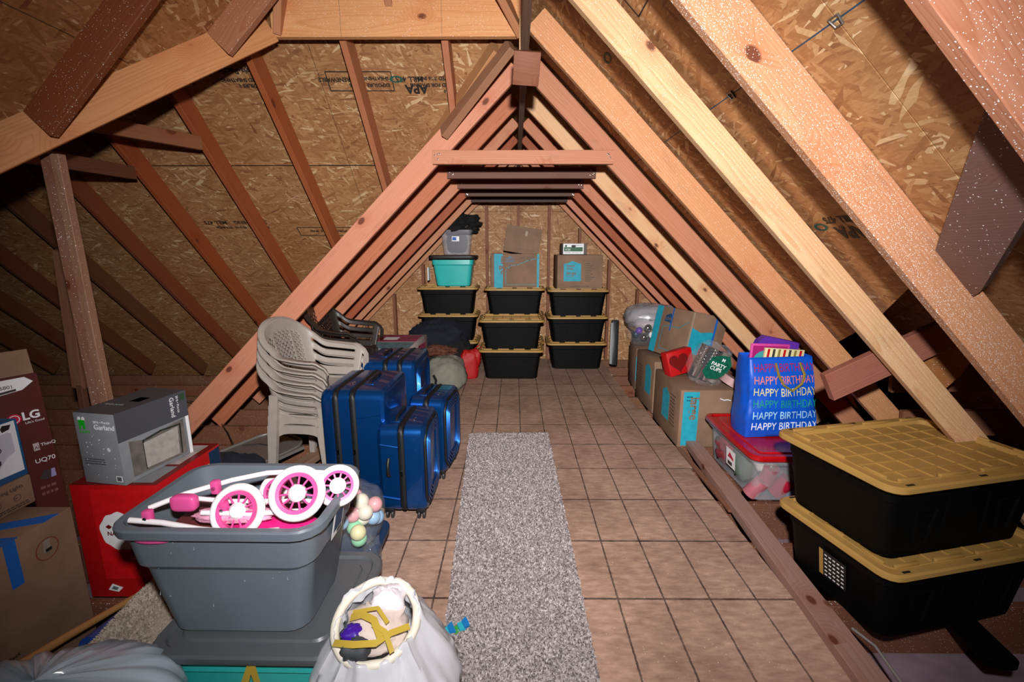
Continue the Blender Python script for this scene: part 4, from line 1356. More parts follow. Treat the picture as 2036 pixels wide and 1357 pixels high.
# ------------------------------------------------------------------ stacked plastic armchairs
def armchair_meshes(mat):
    """monobloc armchair facing +X"""
    def rim(u):  # u in -1..1 around, from the near arm tip over the back to the far one
        a = abs(u)
        s_ = -1 if u < 0 else 1
        if a > .42:
            k = (a - .42) / .58
            x = -.16 + .40 * k
            y = .245 + .03 * math.sin(k * PI * .8)
            z = .685 - .035 * math.sin(k * PI / 2) - .04 * max(0, k - .85) / .15
            e = max(0, (.25 - k) / .25)
            z += .045 * e * e
        else:
            an = a / .42 * PI / 2
            x = -.30 + .14 * (1 - math.cos(an)) ** 1.3
            y = .245 * math.sin(an)
            z = .730 + .145 * math.cos(an) ** 1.2
        return Vector((x, s_ * y, z))

    def seat_edge(u):
        a = abs(u)
        s_ = -1 if u < 0 else 1
        if a > .42:
            k = (a - .42) / .58
            return Vector((-.13 + .34 * k, s_ * .215, .445))
        an = a / .42 * PI / 2
        return Vector((-.19 + .06 * (1 - math.cos(an)), s_ * .215 * math.sin(an), .440))
    NU, NT_ = 84, 24
    bm = bmesh.new()
    grid = [[bm.verts.new(rim(-1 + 2 * i / NU).lerp(seat_edge(-1 + 2 * i / NU), j / NT_)) for j in range(NT_ + 1)] for i in range(NU + 1)]
    arm = bmesh.new()
    for i in range(NU):
        u = abs(-1 + 2 * (i + .5) / NU)
        for j in range(NT_):
            tt = (j + .5) / NT_
            if u > .36 and u < .90 and any(abs(tt - c) < .045 for c in (.22, .47, .72)): continue
            if u > .93 and tt > .96: continue
            if u < .22 and .20 < tt < .74 and (i + j) % 2 == 0 and not (.10 < u < .125): continue
            bm.faces.new((grid[i][j], grid[i + 1][j], grid[i + 1][j + 1], grid[i][j + 1]))
    for v in [v for v in bm.verts if not v.link_faces]: bm.verts.remove(v)
    me_b = bpy.data.meshes.new('backrest'); bm.to_mesh(me_b); bm.free(); me_b.materials.append(mat)
    smooth_by_angle(me_b, .9)
    mr = MB()
    pts = [rim(-1 + 2 * i / 60) + Vector((-.004, 0, 0)) for i in range(61)]
    pts = [pts[0] + Vector((.012, 0, -.09)), pts[0] + Vector((.018, 0, -.03))] + pts + [pts[-1] + Vector((.018, 0, -.03)), pts[-1] + Vector((.012, 0, -.09))]
    rings = []
    for i, p in enumerate(pts):
        tdir = (pts[min(i + 1, len(pts) - 1)] - pts[max(0, i - 1)]).normalized()
        out_ = Vector((p.x + .05, p.y, 0))
        out_ = (Vector((p.x, p.y, 0)) - Vector((.05, 0, 0)))
        out_ = (out_ - tdir * out_.dot(tdir)).normalized()
        up_ = tdir.cross(out_).normalized()
        if up_.z < 0: up_ = -up_
        rings.append([p + out_ * a + up_ * b for a, b in ((-.006, -.004), (.028, -.008), (.034, -.002), (.030, .006), (-.004, .008), (-.010, .002))])
    mr.loft(rings)
    # seat
    ms = MB()
    rs = []
    for k in range(9):
        x = -.19 + .40 * k / 8
        zz = .435 - .014 * math.sin(PI * k / 8) + (-.02 if k == 8 else 0)
        rs.append([(x, y, zz - .012 * math.cos(y / .215 * PI / 2)) for y in [(-.215 + .43 * q / 10) for q in range(11)]] + [(x, y, zz - .022 - .012 * math.cos(y / .215 * PI / 2)) for y in [(.215 - .43 * q / 10) for q in range(11)]])
    ms.loft(rs)
    # aprons
    ma = MB()
    for (p, q) in (((-.20, -.222), (.20, -.222)), ((-.20, .222), (.20, .222)), ((.205, -.21), (.205, .21)), ((-.20, -.21), (-.20, .21))):
        p, q = Vector(p + (0,)), Vector(q + (0,))
        dirn = (q - p).normalized()
        nrm = Vector((-dirn.y, dirn.x, 0)) * .006
        L = []
        for k in range(11):
            c = p.lerp(q, k / 10)
            dz = .055 + .055 * abs(k / 5 - 1) ** 4
            L.append([c - nrm + Vector((0, 0, .43)), c + nrm + Vector((0, 0, .43)), c + nrm * 1.5 + Vector((0, 0, .43 - dz)), c - nrm * .6 + Vector((0, 0, .43 - dz))])
        ma.loft(L)
    legs = []
    for sx, sy in ((-1, -1), (-1, 1), (1, -1), (1, 1)):
        m = MB()
        tx, ty = sx * .19, sy * .222
        bx_, by_ = sx * .235, sy * .245
        L = []
        for k in range(7):
            f_ = k / 6
            cx, cy = tx + (bx_ - tx) * f_, ty + (by_ - ty) * f_
            a = .034 - .012 * f_
            b = .028 - .008 * f_
            L.append([(cx - a, cy - b, .43 * (1 - f_)), (cx + a, cy - b, .43 * (1 - f_)), (cx + a, cy + b * .4, .43 * (1 - f_)), (cx + a * .4, cy + b, .43 * (1 - f_)), (cx - a * .6, cy + b, .43 * (1 - f_)), (cx - a, cy + b * .5, .43 * (1 - f_))])
        m.loft(L)
        for z in (.05, .10, .15):
            m.box((bx_ + (tx - bx_) * z / .43 - sx * -.020, by_ + (ty - by_) * z / .43, z), (.018, .03, .008))
        legs.append(m)
    return me_b, mr, ms, ma, legs


def armchair(name, label, mat, loc, rz, group):
    t_ = thing(name, label, 'chair', loc, rz, group)
    t_.scale = (.84, 1, 1)
    me_b, mr, ms, ma, legs = armchair_meshes(mat)
    o_ = bpy.data.objects.new('backrest', me_b)
    COL.objects.link(o_); o_.parent = t_
    md = o_.modifiers.new('thick', 'SOLIDIFY'); md.thickness = .005; md.offset = 0
    mr.build('armrest_rim', mat, t_, 1.0)
    ms.build('seat', mat, t_, .6)
    ma.build('apron', mat, t_, .6)
    for m in legs: m.build('leg', mat, t_, .6)
    return t_


CH = armchair('plastic_armchair', 'beige plastic garden armchair, lowest of the stack', RESIN, (-1.33, 2.90, .0), -.10, 'stacked beige armchairs')
for i, lab in enumerate(('beige plastic garden armchair, second from the bottom of the stack', 'beige plastic garden armchair, third from the bottom of the stack', 'beige plastic garden armchair, topmost of the stack, mesh back in view')):
    c = copy_tree(CH)
    c['label'] = lab
    c.location = (-1.33 + .010 * (i + 1), 2.90, .066 * (i + 1))
armchair('plastic_armchair', 'dark brown plastic armchair behind the beige stack', RESIND, (-1.42, 3.75, .22), -.05, None)

# loose timber under the chairs, folded grey chair, paint tin
BD = thing('loose_board', 'dusty grey board lying aslant under the chair stack', 'board', (0, 0, 0))
lumber(BD, (-1.66, 2.35, -.012), (-1.28, 3.95, -.012), w=.089, d=.045, col=lin((.56, .45, .39)), name='board')
fc = thing('folded_chair', 'folded grey metal chair lying on the joists behind the tub', 'folding chair', (-1.98, 3.02, .03), 0, rot=(.08, -.04, -.62))
pan = []
for p in rrect(.48, .78, .14, 0, n=8): pan.append((p[0], p[1]))
MB().prism(pan, -.004, .008).build('seat_panel', METG, fc, .5)
MB().tube([(p[0], p[1], .012) for p in rrect(.50, .80, .15, 0, n=8)], .013, 8, closed=True).build('frame_tube', METG, fc, .9)
MB().tube([(-.2, .12, .012), (-.1, .20, .012), (.0, .225, .012), (.1, .20, .012), (.2, .12, .012)], .004, 6).build('seam_line', DKP, fc)
MB().box((.27, -.02, .006), (.03, .72, .022)).build('leg', METG, fc)
pt = thing('paint_tin', 'pale tin with lime green and pink cloth stuffed in, behind the chairs', 'tin', (-1.92, 3.72, -.01), 0)
MB().lathe([(.0005, 0), (.095, 0), (.098, .01), (.095, .09), (.100, .10), (.092, .10), (.090, .02), (.0005, .02)], 24).build('tin', plain('tin_grey', '9aa5b5', .35, metal=.3), pt, .6)
noise_blob('rag', (.0, -.01, .14), (.085, .06, .075), plain('lime', '8fc514', .5), pt, 7, .35, .12, 26, 16)
noise_blob('rag', (.03, -.02, .085), (.07, .06, .03), plain('fuchsia', 'b0157a', .6), pt, 9, .2, .1, 20, 12)
w_ = MB().tube([(-3.6, 4.4, .02), (-3.0, 4.2, .05), (-2.7, 3.9, .01), (-2.35, 3.5, .03), (-2.1, 3.2, .0)], .004, 6).build('cable', DKP, None, 1)
tag(w_, 'thin cable trailing over the joists on the left', 'cable')

# ------------------------------------------------------------------ behind the suitcases
pk_ = Box('toy_box', 'tall pink and white printed box behind the rear suitcase', 'box', .50, .75, .60, (-1.20, 4.47, .002), 0, plain('toy_white', 'b8a9a6', .5, noise_amt=.1), seam=False)
MG = plain('toy_pink', '9c3357', .5, noise_amt=.35, nscale=12)
pk_.rect('t', .08, .06, .92, .45, plain('toy_teal', '5f8590', .5, noise_amt=.3, nscale=14))
pk_.rect('t', .08, .50, .92, .95, MG)
pk_.rect('t', .2, .62, .5, .8, WHITE, z=.0012)
pk_.dec('r', [(.0, .2), (.35, .0), (.8, .0), (.9, .9), (.4, .95), (.1, .5)], MG)
pk_.rect('f', .06, .1, .94, .92, MG)
db = noise_blob('duffel_bag', (-.77, 4.92, .15), (.22, .24, .19), plain('khaki_cloth', '77756a', .85, noise_amt=.1), None, 4, .14, .07, flat=.003, fs=1.6)
tag(db, 'pale khaki cloth bag slumped on the floor by the bins', 'bag')
MB().tube([(-.86, 4.655, .20), (-.83, 4.635, .15), (-.84, 4.625, .08), (-.90, 4.64, .03)], .014, 6).build('strap', BLKC, db)
dk = noise_blob('dark_jacket', (-.92, 5.50, .46), (.32, .24, .19), NAVYC, None, 6, .25, .12, fs=2.2)
tag(dk, 'navy jacket draped before the left rear bins', 'clothing')
dk = noise_blob('dark_jacket', (-.84, 5.42, .24), (.30, .20, .22), BLKC, None, 12, .2, .1, flat=.002)
tag(dk, 'black cloth heap behind the khaki bag', 'clothing')
dk = noise_blob('brown_scarf', (-.90, 5.20, .34), (.20, .08, .06), plain('plaid_brown', '5a3020', .8, noise_amt=.6, nscale=25), None, 8, .3, .15)
tag(dk, 'brown patterned scarf on the dark clothes', 'clothing')
rg = thing('red_bag', 'small bright red cloth bag standing by the bins', 'bag', (-.54, 5.26, .002), .15)
noise_blob('bag', (0, 0, .14), (.105, .07, .19), plain('red_cloth', 'a5080c', .6), rg, 4, .08, .06, flat=.0, power=.6)
noise_blob('bag_flap', (.07, .0, .24), (.07, .05, .10), MATS['red_cloth'], rg, 6, .2, .1, 20, 14)
MB().tube([(.03, 0, .28), (.08, 0, .36), (.13, 0, .40), (.15, 0, .36), (.12, 0, .27)], .008, 6).build('handle', MATS['red_cloth'], rg, 1)

# ------------------------------------------------------------------ left foreground
red = Box('gift_carton', 'tall red carton with white round badge under the grey garland box', 'box', .37, .42, .545, (-1.70, 1.965, -.01), .0, RED, seam=False, b=.003)
red.rect('t', .0, .0, 1, 1, REDD)
red.rect('t', .06, .45, .90, .94, plain('top_pic', 'a89e9c', .5, noise_amt=.3, nscale=14), z=.0012)
red.rect('t', .5, .05, .92, .40, SILV, z=.0012)
badge = [(.50 + .24 * math.cos(a) * (1 + .03 * math.sin(7 * a)), .60 + .165 * math.sin(a) * (1 + .05 * math.sin(9 * a))) for a in [2 * PI * k / 40 for k in range(40)]]
red.dec('f', badge, WHITE, 'round_badge')
red.dec('f', [(.33, .64), (.37, .66), (.41, .64), (.37, .62)], REDD, z=.0014)
red.txt('f', .34, .565, .026, 'NATIVITY', REDD, z=.0016, bold=.0005)
red.txt('f', .43, .63, .018, 'HOLIDAY', REDD, z=.0016)
red.rect('f', .22, .17, .96, .96, plain('red_bright', 'c81218', .45, noise_amt=.12, nscale=24), 'print_panel', z=.0005)
red.rect('f', .58, .38, .96, .45, REDD, z=.0012)
red.rect('f', .55, .355, .98, .36, WHITE, z=.0012)
red.dec('f', [(.22, .07), (.34, .05), (.40, .09), (.28, .125)], WHITE, 'barcode')
red.dec('f', [(.26, .078), (.32, .066), (.35, .09), (.29, .105)], plain('barcode_grey', '5d6a70', .6), 'barcode_print', z=.0014)
red.txt('r', .74, .82, .05, '9', plain('gold_print', 'd9b56a', .5))
red.rect('r', .80, .62, .99, .98, NAVYP)
red.dec('r', [(.35, .55), (.65, .55), (.7, .7), (.5, .82), (.35, .72)], WHITE)
ga = Box('garland_box', 'silver grey printed garland box with a window, on the red carton', 'box', .20, .34, .315, (-1.705, 1.93, .537), -.16, SILV, seam=False, b=.002)
ga.rect('t', .0, .0, 1, 1, SILVD)
ga.rect('r', .0, .60, 1, 1, SILVD)
ga.txt('f', .47, .78, .030, 'Garland', WHITE, bold=.0004, sx=1.05)
ga.txt('f', .47, .865, .015, '20 ft \u2022 Pre-Lit', WHITE)
ga.dec('f', [(.11, .77), (.15, .77), (.15, .82), (.20, .82), (.20, .77), (.26, .77), (.26, .91), (.11, .91)], GREEN, z=.001)
ga.dec('f', [(.10, .90), (.17, .90), (.165, .93), (.14, .945), (.11, .935)], WHITE, z=.0014)
ga.dec('f', [(.20, .90), (.27, .90), (.265, .93), (.24, .945), (.21, .935)], WHITE, z=.0014)
ga.txt('f', .11, .715, .017, 'HAPPY', GREEN)
ga.rect('f', .80, .05, .95, .13, WHITE, 'barcode')
ga.rect('f', .82, .06, .93, .12, plain('barcode_dk', '55585c', .6), 'barcode_print', z=.0014)
mbx = MB()
random.seed(17)
M_, W_, H_ = face_frame(.20, .34, .315, 'f')
for i in range(26):
    cx, cy, r_ = random.uniform(.02, .18), random.uniform(.03, .22), random.choice((.001, .0015, .0022))
    mbx.prism([(cx + r_ * math.cos(a), cy + r_ * math.sin(a)) for a in [2 * PI * k / 6 for k in range(6)]], .0003, .0009)
for k in range(6):
    a = PI * k / 6
    mbx.prism([(.148 - .009 * math.cos(a) + .0006 * math.sin(a), .158 - .009 * math.sin(a) - .0006 * math.cos(a)), (.148 + .009 * math.cos(a) + .0006 * math.sin(a), .158 + .009 * math.sin(a) - .0006 * math.cos(a)), (.148 + .009 * math.cos(a) - .0006 * math.sin(a), .158 + .009 * math.sin(a) + .0006 * math.cos(a)), (.148 - .009 * math.cos(a) - .0006 * math.sin(a), .158 - .009 * math.sin(a) + .0006 * math.cos(a))], .0003, .0009)
tag(mbx.build('snowflakes', WHITE, ga.t, M=M_), kind='stuff')
ga.small_lines('f', .08, .26, .60, .36, 3, SILVD)
ga.txt('r', .74, .96, .030, 'Garland', WHITE, rot=-PI / 2)
ga.txt('r', .84, .96, .015, '20 ft \u2022 Pre-Lit', WHITE, rot=-PI / 2)
ga.dec('r', [(.86, .86), (.97, .86), (.97, .97), (.86, .97)], GREEN)
ga.dec('r', [(.12, .06), (.90, .04), (.90, .58), (.30, .52), (.12, .57)], plain('window_pic', '6f6862', .35, noise_amt=.35, nscale=18), 'window')
ga.dec('r', [(.30, .10), (.78, .08), (.80, .50), (.30, .47)], plain('white_pack', 'aaa49e', .4, noise_amt=.15, nscale=30), 'window_pack', z=.0014)
ga.line('r', [(.30, .10), (.30, .50), (.55, .54), (.84, .52), (.82, .08)], .008, plain('garland_green', '2c3324', .7))
ga.rect('r', .94, .0, .99, .60, WHITE)
ga.txt('t', .15, .3, .02, 'GARLAND', SILV)
ga.dec('t', [(.50, .45), (.75, .45), (.75, .62), (.50, .62)], GREEN)
nc = noise_blob('navy_bundle', (-1.58, 2.30, .17), (.19, .15, .22), NAVYC, None, 15, .12, .05, flat=0, power=.7)
tag(nc, 'navy quilted cloth bundle behind the grey tub', 'bundle')

wash = Box('appliance_carton', 'tall maroon appliance carton leaning at the left frame edge', 'box', .40, .62, .965, (-2.42, 1.755, -.01), 0, MAROON, rot=(0, -.06, -.40), seam=False)
wash.txt('r', .865, .792, .050, 'LG', WHITE, bold=.0015)
M_, W_, H_ = face_frame(.40, .62, .965, 'r')
MB().lathe([(.0005, 0), (.024, 0), (.024, .001), (.0005, .001)], 28, M_ @ Matrix.Translation((.825 * W_, .805 * H_, .0004))).build('logo_disc', LGRED, wash.t)
MB().lathe([(.015, 0), (.018, 0), (.018, .001), (.015, .001)], 28, M_ @ Matrix.Translation((.825 * W_, .805 * H_, .0014))).build('logo_ring', WHITE, wash.t)
text('lettering', 'L', .018, WHITE, wash.t, M_ @ Matrix.Translation((.818 * W_, .798 * H_, .0018)))
wash.txt('r', .875, .772, .014, "Life's Good", WHITE)
wash.txt('r', .925, .65, .020, 'ThinQ', WHITE)
wash.rect('r', .885, .635, .918, .672, plain('ai_badge', 'b7a7a7', .5), z=.001)
wash.txt('r', .889, .643, .019, 'AI', MAROON, z=.0016)
wash.txt('r', .875, .575, .028, 'UQ70', WHITE)
wash.dec('r', [(.88, .50), (.91, .53), (.96, .53), (.97, .50), (.91, .485)], DKP)
wash.dec('r', [(.94, .49), (.97, .49), (.97, .53), (.95, .53)], plain('lilac', '9a8fc0', .4), z=.0014)
wash.small_lines('r', .87, .40, .97, .46, 2, plain('faint_maroon', '7c4a48', .6))
MB().box((.19, .0, 1.02), (.004, .60, .11), R=Euler((0, -.12, 0)).to_matrix()).build('box_flap', CARD, wash.t)
MB().prism([(.42, .885), (.56, .90), (.60, .93), (.575, .955), (.42, .955)], .0004, .0014).build('label', WHITE, wash.t, M=M_)
text('lettering', '6801', .022, INK, wash.t, M_ @ Matrix.Translation((.49, .915, .0018)))
tag(MB().prism([(.44, .89), (.54, .90), (.54, .91), (.44, .90)], .0014, .0018).build('barcode', DKP, wash.t, M=M_), kind='stuff')

low = Box('carton', 'big plain carton taped with blue tape, in the left corner', 'box', .46, .48, .555, (-1.93, 1.335, -.01), 0)
low.rect('r', .50, .70, .58, 1.0, TAPEB, 'tape_strip')
low.dec('r', [(.50, .70), (.40, .68), (.62, .68), (.58, .70)], CARD)
low.dec('t', [(.30, .50), (1.0, .78), (1.0, .90), (.25, .58)], TAPEB, 'tape_strip', z=.0022)
low.dec('t', [(.25, .36), (1.0, .48), (1.0, .60), (.25, .50)], TAPEB, 'tape_strip', z=.0030)
M_, W_, H_ = face_frame(.46, .48, .555, 'r')
MB().lathe([(.038, 0), (.041, 0), (.041, .0008), (.038, .0008)], 32, M_ @ Matrix.Translation((.77 * W_, .82 * H_, .0004))).build('round_print', plain('print_rust', '7a3320', .6), low.t)
low.dec('r', [(.74, .80), (.79, .80), (.80, .88), (.75, .88)], plain('card_wht', '8a7c70', .6))
low.rect('r', .755, .80, .80, .82, INK, z=.0014)
low.txt('r', .35, .28, .022, 'effect', INK)
li = Box('carton', 'low carton printed string lights, on the blue-taped carton', 'box', .24, .42, .115, (-1.99, 1.40, .548), 0)
li.txt('r', .62, .70, .020, 'ale String Lights', DKP)
for i, u in enumerate((.70, .86)):
    Mx, W_, H_ = face_frame(.24, .42, .115, 'r')
    MB().lathe([(.011, 0), (.0125, 0), (.0125, .0008), (.011, .0008)], 24, Mx @ Matrix.Translation((u * W_, .42 * H_, .0004))).build('round_print', DKP, li.t)
    li.txt('r', u - .02, .36, .014, '*', DKP)
li.small_lines('r', .60, .06, .95, .20, 2, DKP)
cm = Box('camera_box', 'white and blue box picturing a security camera, on the carton', 'box', .22, .40, .225, (-1.985, 1.41, .665), 0, plain('box_blue', '14598c', .45), seam=False, b=.002)
cm.dec('r', [(.0, .14), (.975, .10), (.975, .98), (.0, .98)], plain('box_white', 'dcdfe6', .4))
cm.txt('r', .62, .52, .030, 'BAND', INK, z=.0014)
cm.dec('r', [(.80, .38), (.93, .46), (.93, .78), (.90, .82), (.80, .80)], plain('cam_body', 'b9bcc8', .4), 'product_picture', z=.0014)
cm.dec('r', [(.62, .20), (.72, .36), (.80, .40), (.80, .34), (.72, .20), (.66, .16)], plain('cam_dark', '2a2a38', .3), 'product_picture', z=.0018)
cm.dec('r', [(.72, .30), (.80, .44), (.86, .42), (.78, .28)], MATS['cam_body'], 'product_picture', z=.0016)
cm.dec('r', [(.86, .84), (.92, .86), (.94, .93), (.87, .95), (.85, .90)], INK, 'logo_badge', z=.0016)

# posts at the left
PW = lin((.60, .46, .37))
for (a, b, w_, c_, nm, lab) in (((-2.09, 2.16, 1.93), (-2.16, 2.26, .0), .045, lin((.55, .42, .35)), 'post', 'upright pale post under the long plank'), ((-2.045, 2.16, 1.93), (-2.11, 2.26, .0), .038, PW, 'post', None)):
    lumber(CN, a, b, w=.06 if nm and lab else .038, d=.04, up=(0, 1, 0), col=c_, name=nm, label=lab, lift=-.02 if lab else -.03, mat=WOODL)
lumber(CN, (-2.72, 2.75, 1.50), (-2.92, 2.90, .60), w=.075, d=.04, up=(0, 1, 0), col=lin((.52, .38, .30)), name='brace')
lumber(CN, (-2.90, 2.89, .62), (-2.98, 2.95, -.2), w=.04, d=.04, up=(0, 1, 0), col=lin((.40, .28, .22)), name='brace')
lumber(CN, (-2.40, 2.45, 2.14), (-2.06, 3.17, 2.15), d=.085, up=(0, 0, 1), col=lin((.52, .34, .25)), name='lookout')
lumber(CN, (-2.45, 2.15, 1.93), (-2.66, 3.33, 1.99), d=.085, up=(0, 0, 1), col=lin((.46, .31, .24)), name='lookout')

# ------------------------------------------------------------------ things between the red carton and the tubs
nt_ = tub('storage_tub', 'navy tub almost hidden behind the stacked grey and turquoise tubs', .42, .38, .16, (-.83, 1.87, .002), 0, NAVYP, .92, open_=False)
tub_lid(nt_, .44, .40, .185, NAVYP)
bb = noise_blob('ball_bag', (-.75, 1.85, .33), (.155, .15, .155), FILM, None, 19, .12, .06, flat=.19, power=.9)
tag(bb, 'clear bag of pastel play balls on the navy tub', 'bag')
tl_ = MB()
random.seed(33)
PAST = [('pastel_pink', 'd99ca0'), ('pastel_yellow', 'd8d2a0'), ('pastel_lilac', 'a99ac8'), ('pastel_mint', '8fd0a4'), ('pastel_blue', '93b6d8'), ('pastel_cream', 'dcd6c4')]
pts = []
while len(pts) < 30:
    p = Vector((random.uniform(-.14, .14), random.uniform(-.13, .13), random.uniform(-.085, .12)))
    if (p.x / .15) ** 2 + (p.y / .14) ** 2 + (p.z / .13) ** 2 > 1: continue
    if all((p - q).length > .052 for q in pts): pts.append(p)
sph = {}
for i, p in enumerate(pts):
    nm, hx = PAST[i % 6]
    if nm not in sph:
        sph[nm] = MB().sphere((0, 0, 0), .034, 16, 10).build('play_ball', plain(nm, hx, .4), None, 1)
        o = sph[nm]
    else:
        o = sph[nm].copy(); COL.objects.link(o)
    o.location = (-.74 + p.x * .92, 1.85 + p.y * .9, .33 + p.z)
    tag(o, nm.split('_')[1] + ' plastic play ball among the balls in the clear bag', 'ball', nm.split('_')[1] + ' play balls')

ro = thing('carpet_offcut', 'rolled beige carpet offcut between red carton and tubs', 'carpet', (-1.36, 1.42, .0), .12)
noise_blob('roll', (0, 0, .10), (.13, .30, .10), plain('carpet_beige', '9c8f83', .95, noise_amt=.25, nscale=90, bump=.8, bscale=160), ro, 5, .06, .03, 40, 24, .6, flat=.0)
random.seed(3)
vs_, fs2 = [], []
for i in range(9000):
    a_, y_ = random.uniform(-.25, PI + .25), random.uniform(-.28, .28)
    k_ = (1 - (y_ / .31) ** 4) ** .25
    c_ = Vector((.125 * k_ * math.copysign(abs(math.cos(a_)) ** .7, math.cos(a_)), y_, .10 + .098 * k_ * math.copysign(abs(math.sin(a_)) ** .7, math.sin(a_))))
    d_ = Vector((random.uniform(-1, 1), random.uniform(-1, 1), random.uniform(-1, 1))) * .007
    o_ = Vector((math.cos(a_), 0, math.sin(a_))) * .014 + Vector((random.uniform(-1, 1), random.uniform(-1, 1), 0)) * .007
    n_ = len(vs_)
    vs_ += [c_ - d_, c_ + d_, c_ + o_]
    fs2.append((n_, n_ + 1, n_ + 2))
TB = plain('tuft_beige', 'ab9f92', .95)
tag(make('pile', vs_, fs2, TB, ro), kind='stuff')
o = thing('wooden_stick', 'tan wooden handle lying beside the carpet offcut', 'stick', (0, 0, 0))
MB().tube([(-1.60, 1.13, .22), (-1.63, 1.40, .13), (-1.62, 1.70, .05)], [.016, .015, .013], 10).build('stick', plain('stick_tan', 'b07f4c', .45), o, 1)
o = thing('wrap_roll', 'blue and white roll of gift wrap in clear film', 'roll', (0, 0, 0))
MB().tube([(-1.50, 1.35, .14), (-1.54, 1.72, .06)], .034, 14).build('roll', plain('wrap_blue', '1f3f86', .4, noise_amt=.5, nscale=18), o, 1)
MB().tube([(-1.54, 1.70, .065), (-1.545, 1.78, .05)], [.037, .028], 14).build('film_end', FILM, o, 1)
o = thing('wrap_roll', 'thin white roll leaning on the carpet offcut', 'roll', (0, 0, 0))
MB().tube([(-1.45, 1.40, .15), (-1.47, 1.70, .07)], .012, 10).build('roll', WHITEP, o, 1)

# bin bags
wb = thing('trash_bag', 'open white drawstring bag of clothes beside the tubs', 'bag', (-.39, 1.17, 0))
vs, fs_ = [], []
NU, NV = 72, 30
for j in range(NV + 1):
    v = j / NV
    if v < .8:
        k = v / .8
        r_ = .215 * (math.sin(min(1, k * 1.6 + .25) * PI / 2)) * (1 - .45 * max(0, k - .45) ** 1.3 / .45)
        z_ = .395 * k
    else:
        k = (v - .8) / .2
        r_ = .120 - .05 * math.sin(k * PI) * 0 - .015 * k
        z_ = .395 + .035 * math.sin(k * PI) - .03 * k
    for i in range(NU):
        a = 2 * PI * i / NU
        pl2 = noise.noise(Vector((math.cos(a) * 3, math.sin(a) * 3, v * 1.2 + 5)))
        fold = (1 - abs(noise.noise(Vector((math.cos(a) * 5, math.sin(a) * 5, v * 1.6)))) * 2.4)
        fine = (1 - abs(noise.noise(Vector((math.cos(a) * 11, math.sin(a) * 11, v * 5)))) * 2.4)
        R_ = r_ * (1 + .10 * pl2 + .10 * fold + .035 * fine)
        vs.append((R_ * math.cos(a) + .0 - .03 * v, R_ * math.sin(a) + .02 * v, z_ * (1 + .06 * pl2) + .05 * v * math.sin(a) * (1 if v > .5 else 0)))
for j in range(NV):
    for i in range(NU): fs_.append((j * NU + i, j * NU + (i + 1) % NU, (j + 1) * NU + (i + 1) % NU, (j + 1) * NU + i))
fs_.append(tuple(reversed(range(NU))))
o = make('bag', vs, fs_, TRASH, wb, 1.3)
rimp = [(.122 * math.cos(a) - .03, .115 * math.sin(a) + .02, .402 + .045 * math.sin(a) + .008 * noise.noise(Vector((a * 3, 0, 0)))) for a in [2 * PI * k / 48 for k in range(48)]]
MB().tube(rimp, [.014 + .006 * noise.noise(Vector((k * .7, 3, 1))) for k in range(49)][:48] + [.014], 8, closed=True).build('hem', plain('hem_cream', 'e0dac6', .5), wb, 1) if False else MB().tube(rimp, .014, 8, closed=True).build('hem', plain('hem_cream', 'ddd6c6', .5), wb, 1)
YT = plain('tie_yellow', 'b59a3c', .3)


def ribbon(name, pts, wd, mat, parent, th=.0015):
    pts = [Vector(p) for p in pts]
    L = []
    for i, p in enumerate(pts):
        t_ = (pts[min(i + 1, len(pts) - 1)] - pts[max(0, i - 1)]).normalized()
        s_ = t_.cross(Vector((0, -.5, .86))).normalized() * wd / 2
        n_ = s_.cross(t_).normalized() * th
        L.append([p - s_ - n_, p + s_ - n_, p + s_ + n_, p - s_ + n_])
    return MB().loft(L).build(name, mat, parent, 1)


ribbon('tie', [(-.13, -.06, .40), (-.06, -.09, .425), (.0, -.085, .425), (.035, -.055, .43), (.08, -.02, .42)], .018, YT, wb)
ribbon('tie', [(-.10, .0, .43), (-.06, -.01, .45), (-.02, -.03, .45), (.01, -.07, .43)], .020, YT, wb)
ribbon('tie', [(-.02, -.04, .445), (.02, -.06, .44), (.05, -.10, .41)], .014, YT, wb)
ribbon('tie', [(-.10, .02, .43), (-.02, .01, .455), (.02, -.03, .44)], .012, YT, wb)
c = noise_blob('clothes', (-.42, 1.19, .385), (.085, .085, .04), plain('cloth_blush', 'cdbcb4', .8), None, 4, .2, .1, 30, 16)
tag(c, 'blush cloth showing in the mouth of the white bag', 'clothing')
c = noise_blob('clothes', (-.475, 1.135, .40), (.030, .028, .028), plain('cloth_violet', '3d1590', .4), None, 5, .2, .1, 20, 12)
tag(c, 'violet cloth knot in the mouth of the white bag', 'clothing')
c = noise_blob('clothes', (-.455, 1.105, .385), (.04, .03, .03), plain('cloth_char', '3a3d42', .7), None, 6, .3, .1, 20, 12)
tag(c, 'charcoal cloth in the mouth of the white bag', 'clothing')
c = noise_blob('clothes', (-.40, 1.25, .42), (.05, .04, .04), plain('cloth_white', 'dcd4da', .7), None, 9, .3, .15, 24, 12)
tag(c, 'white cloth at the back of the bag mouth', 'clothing')

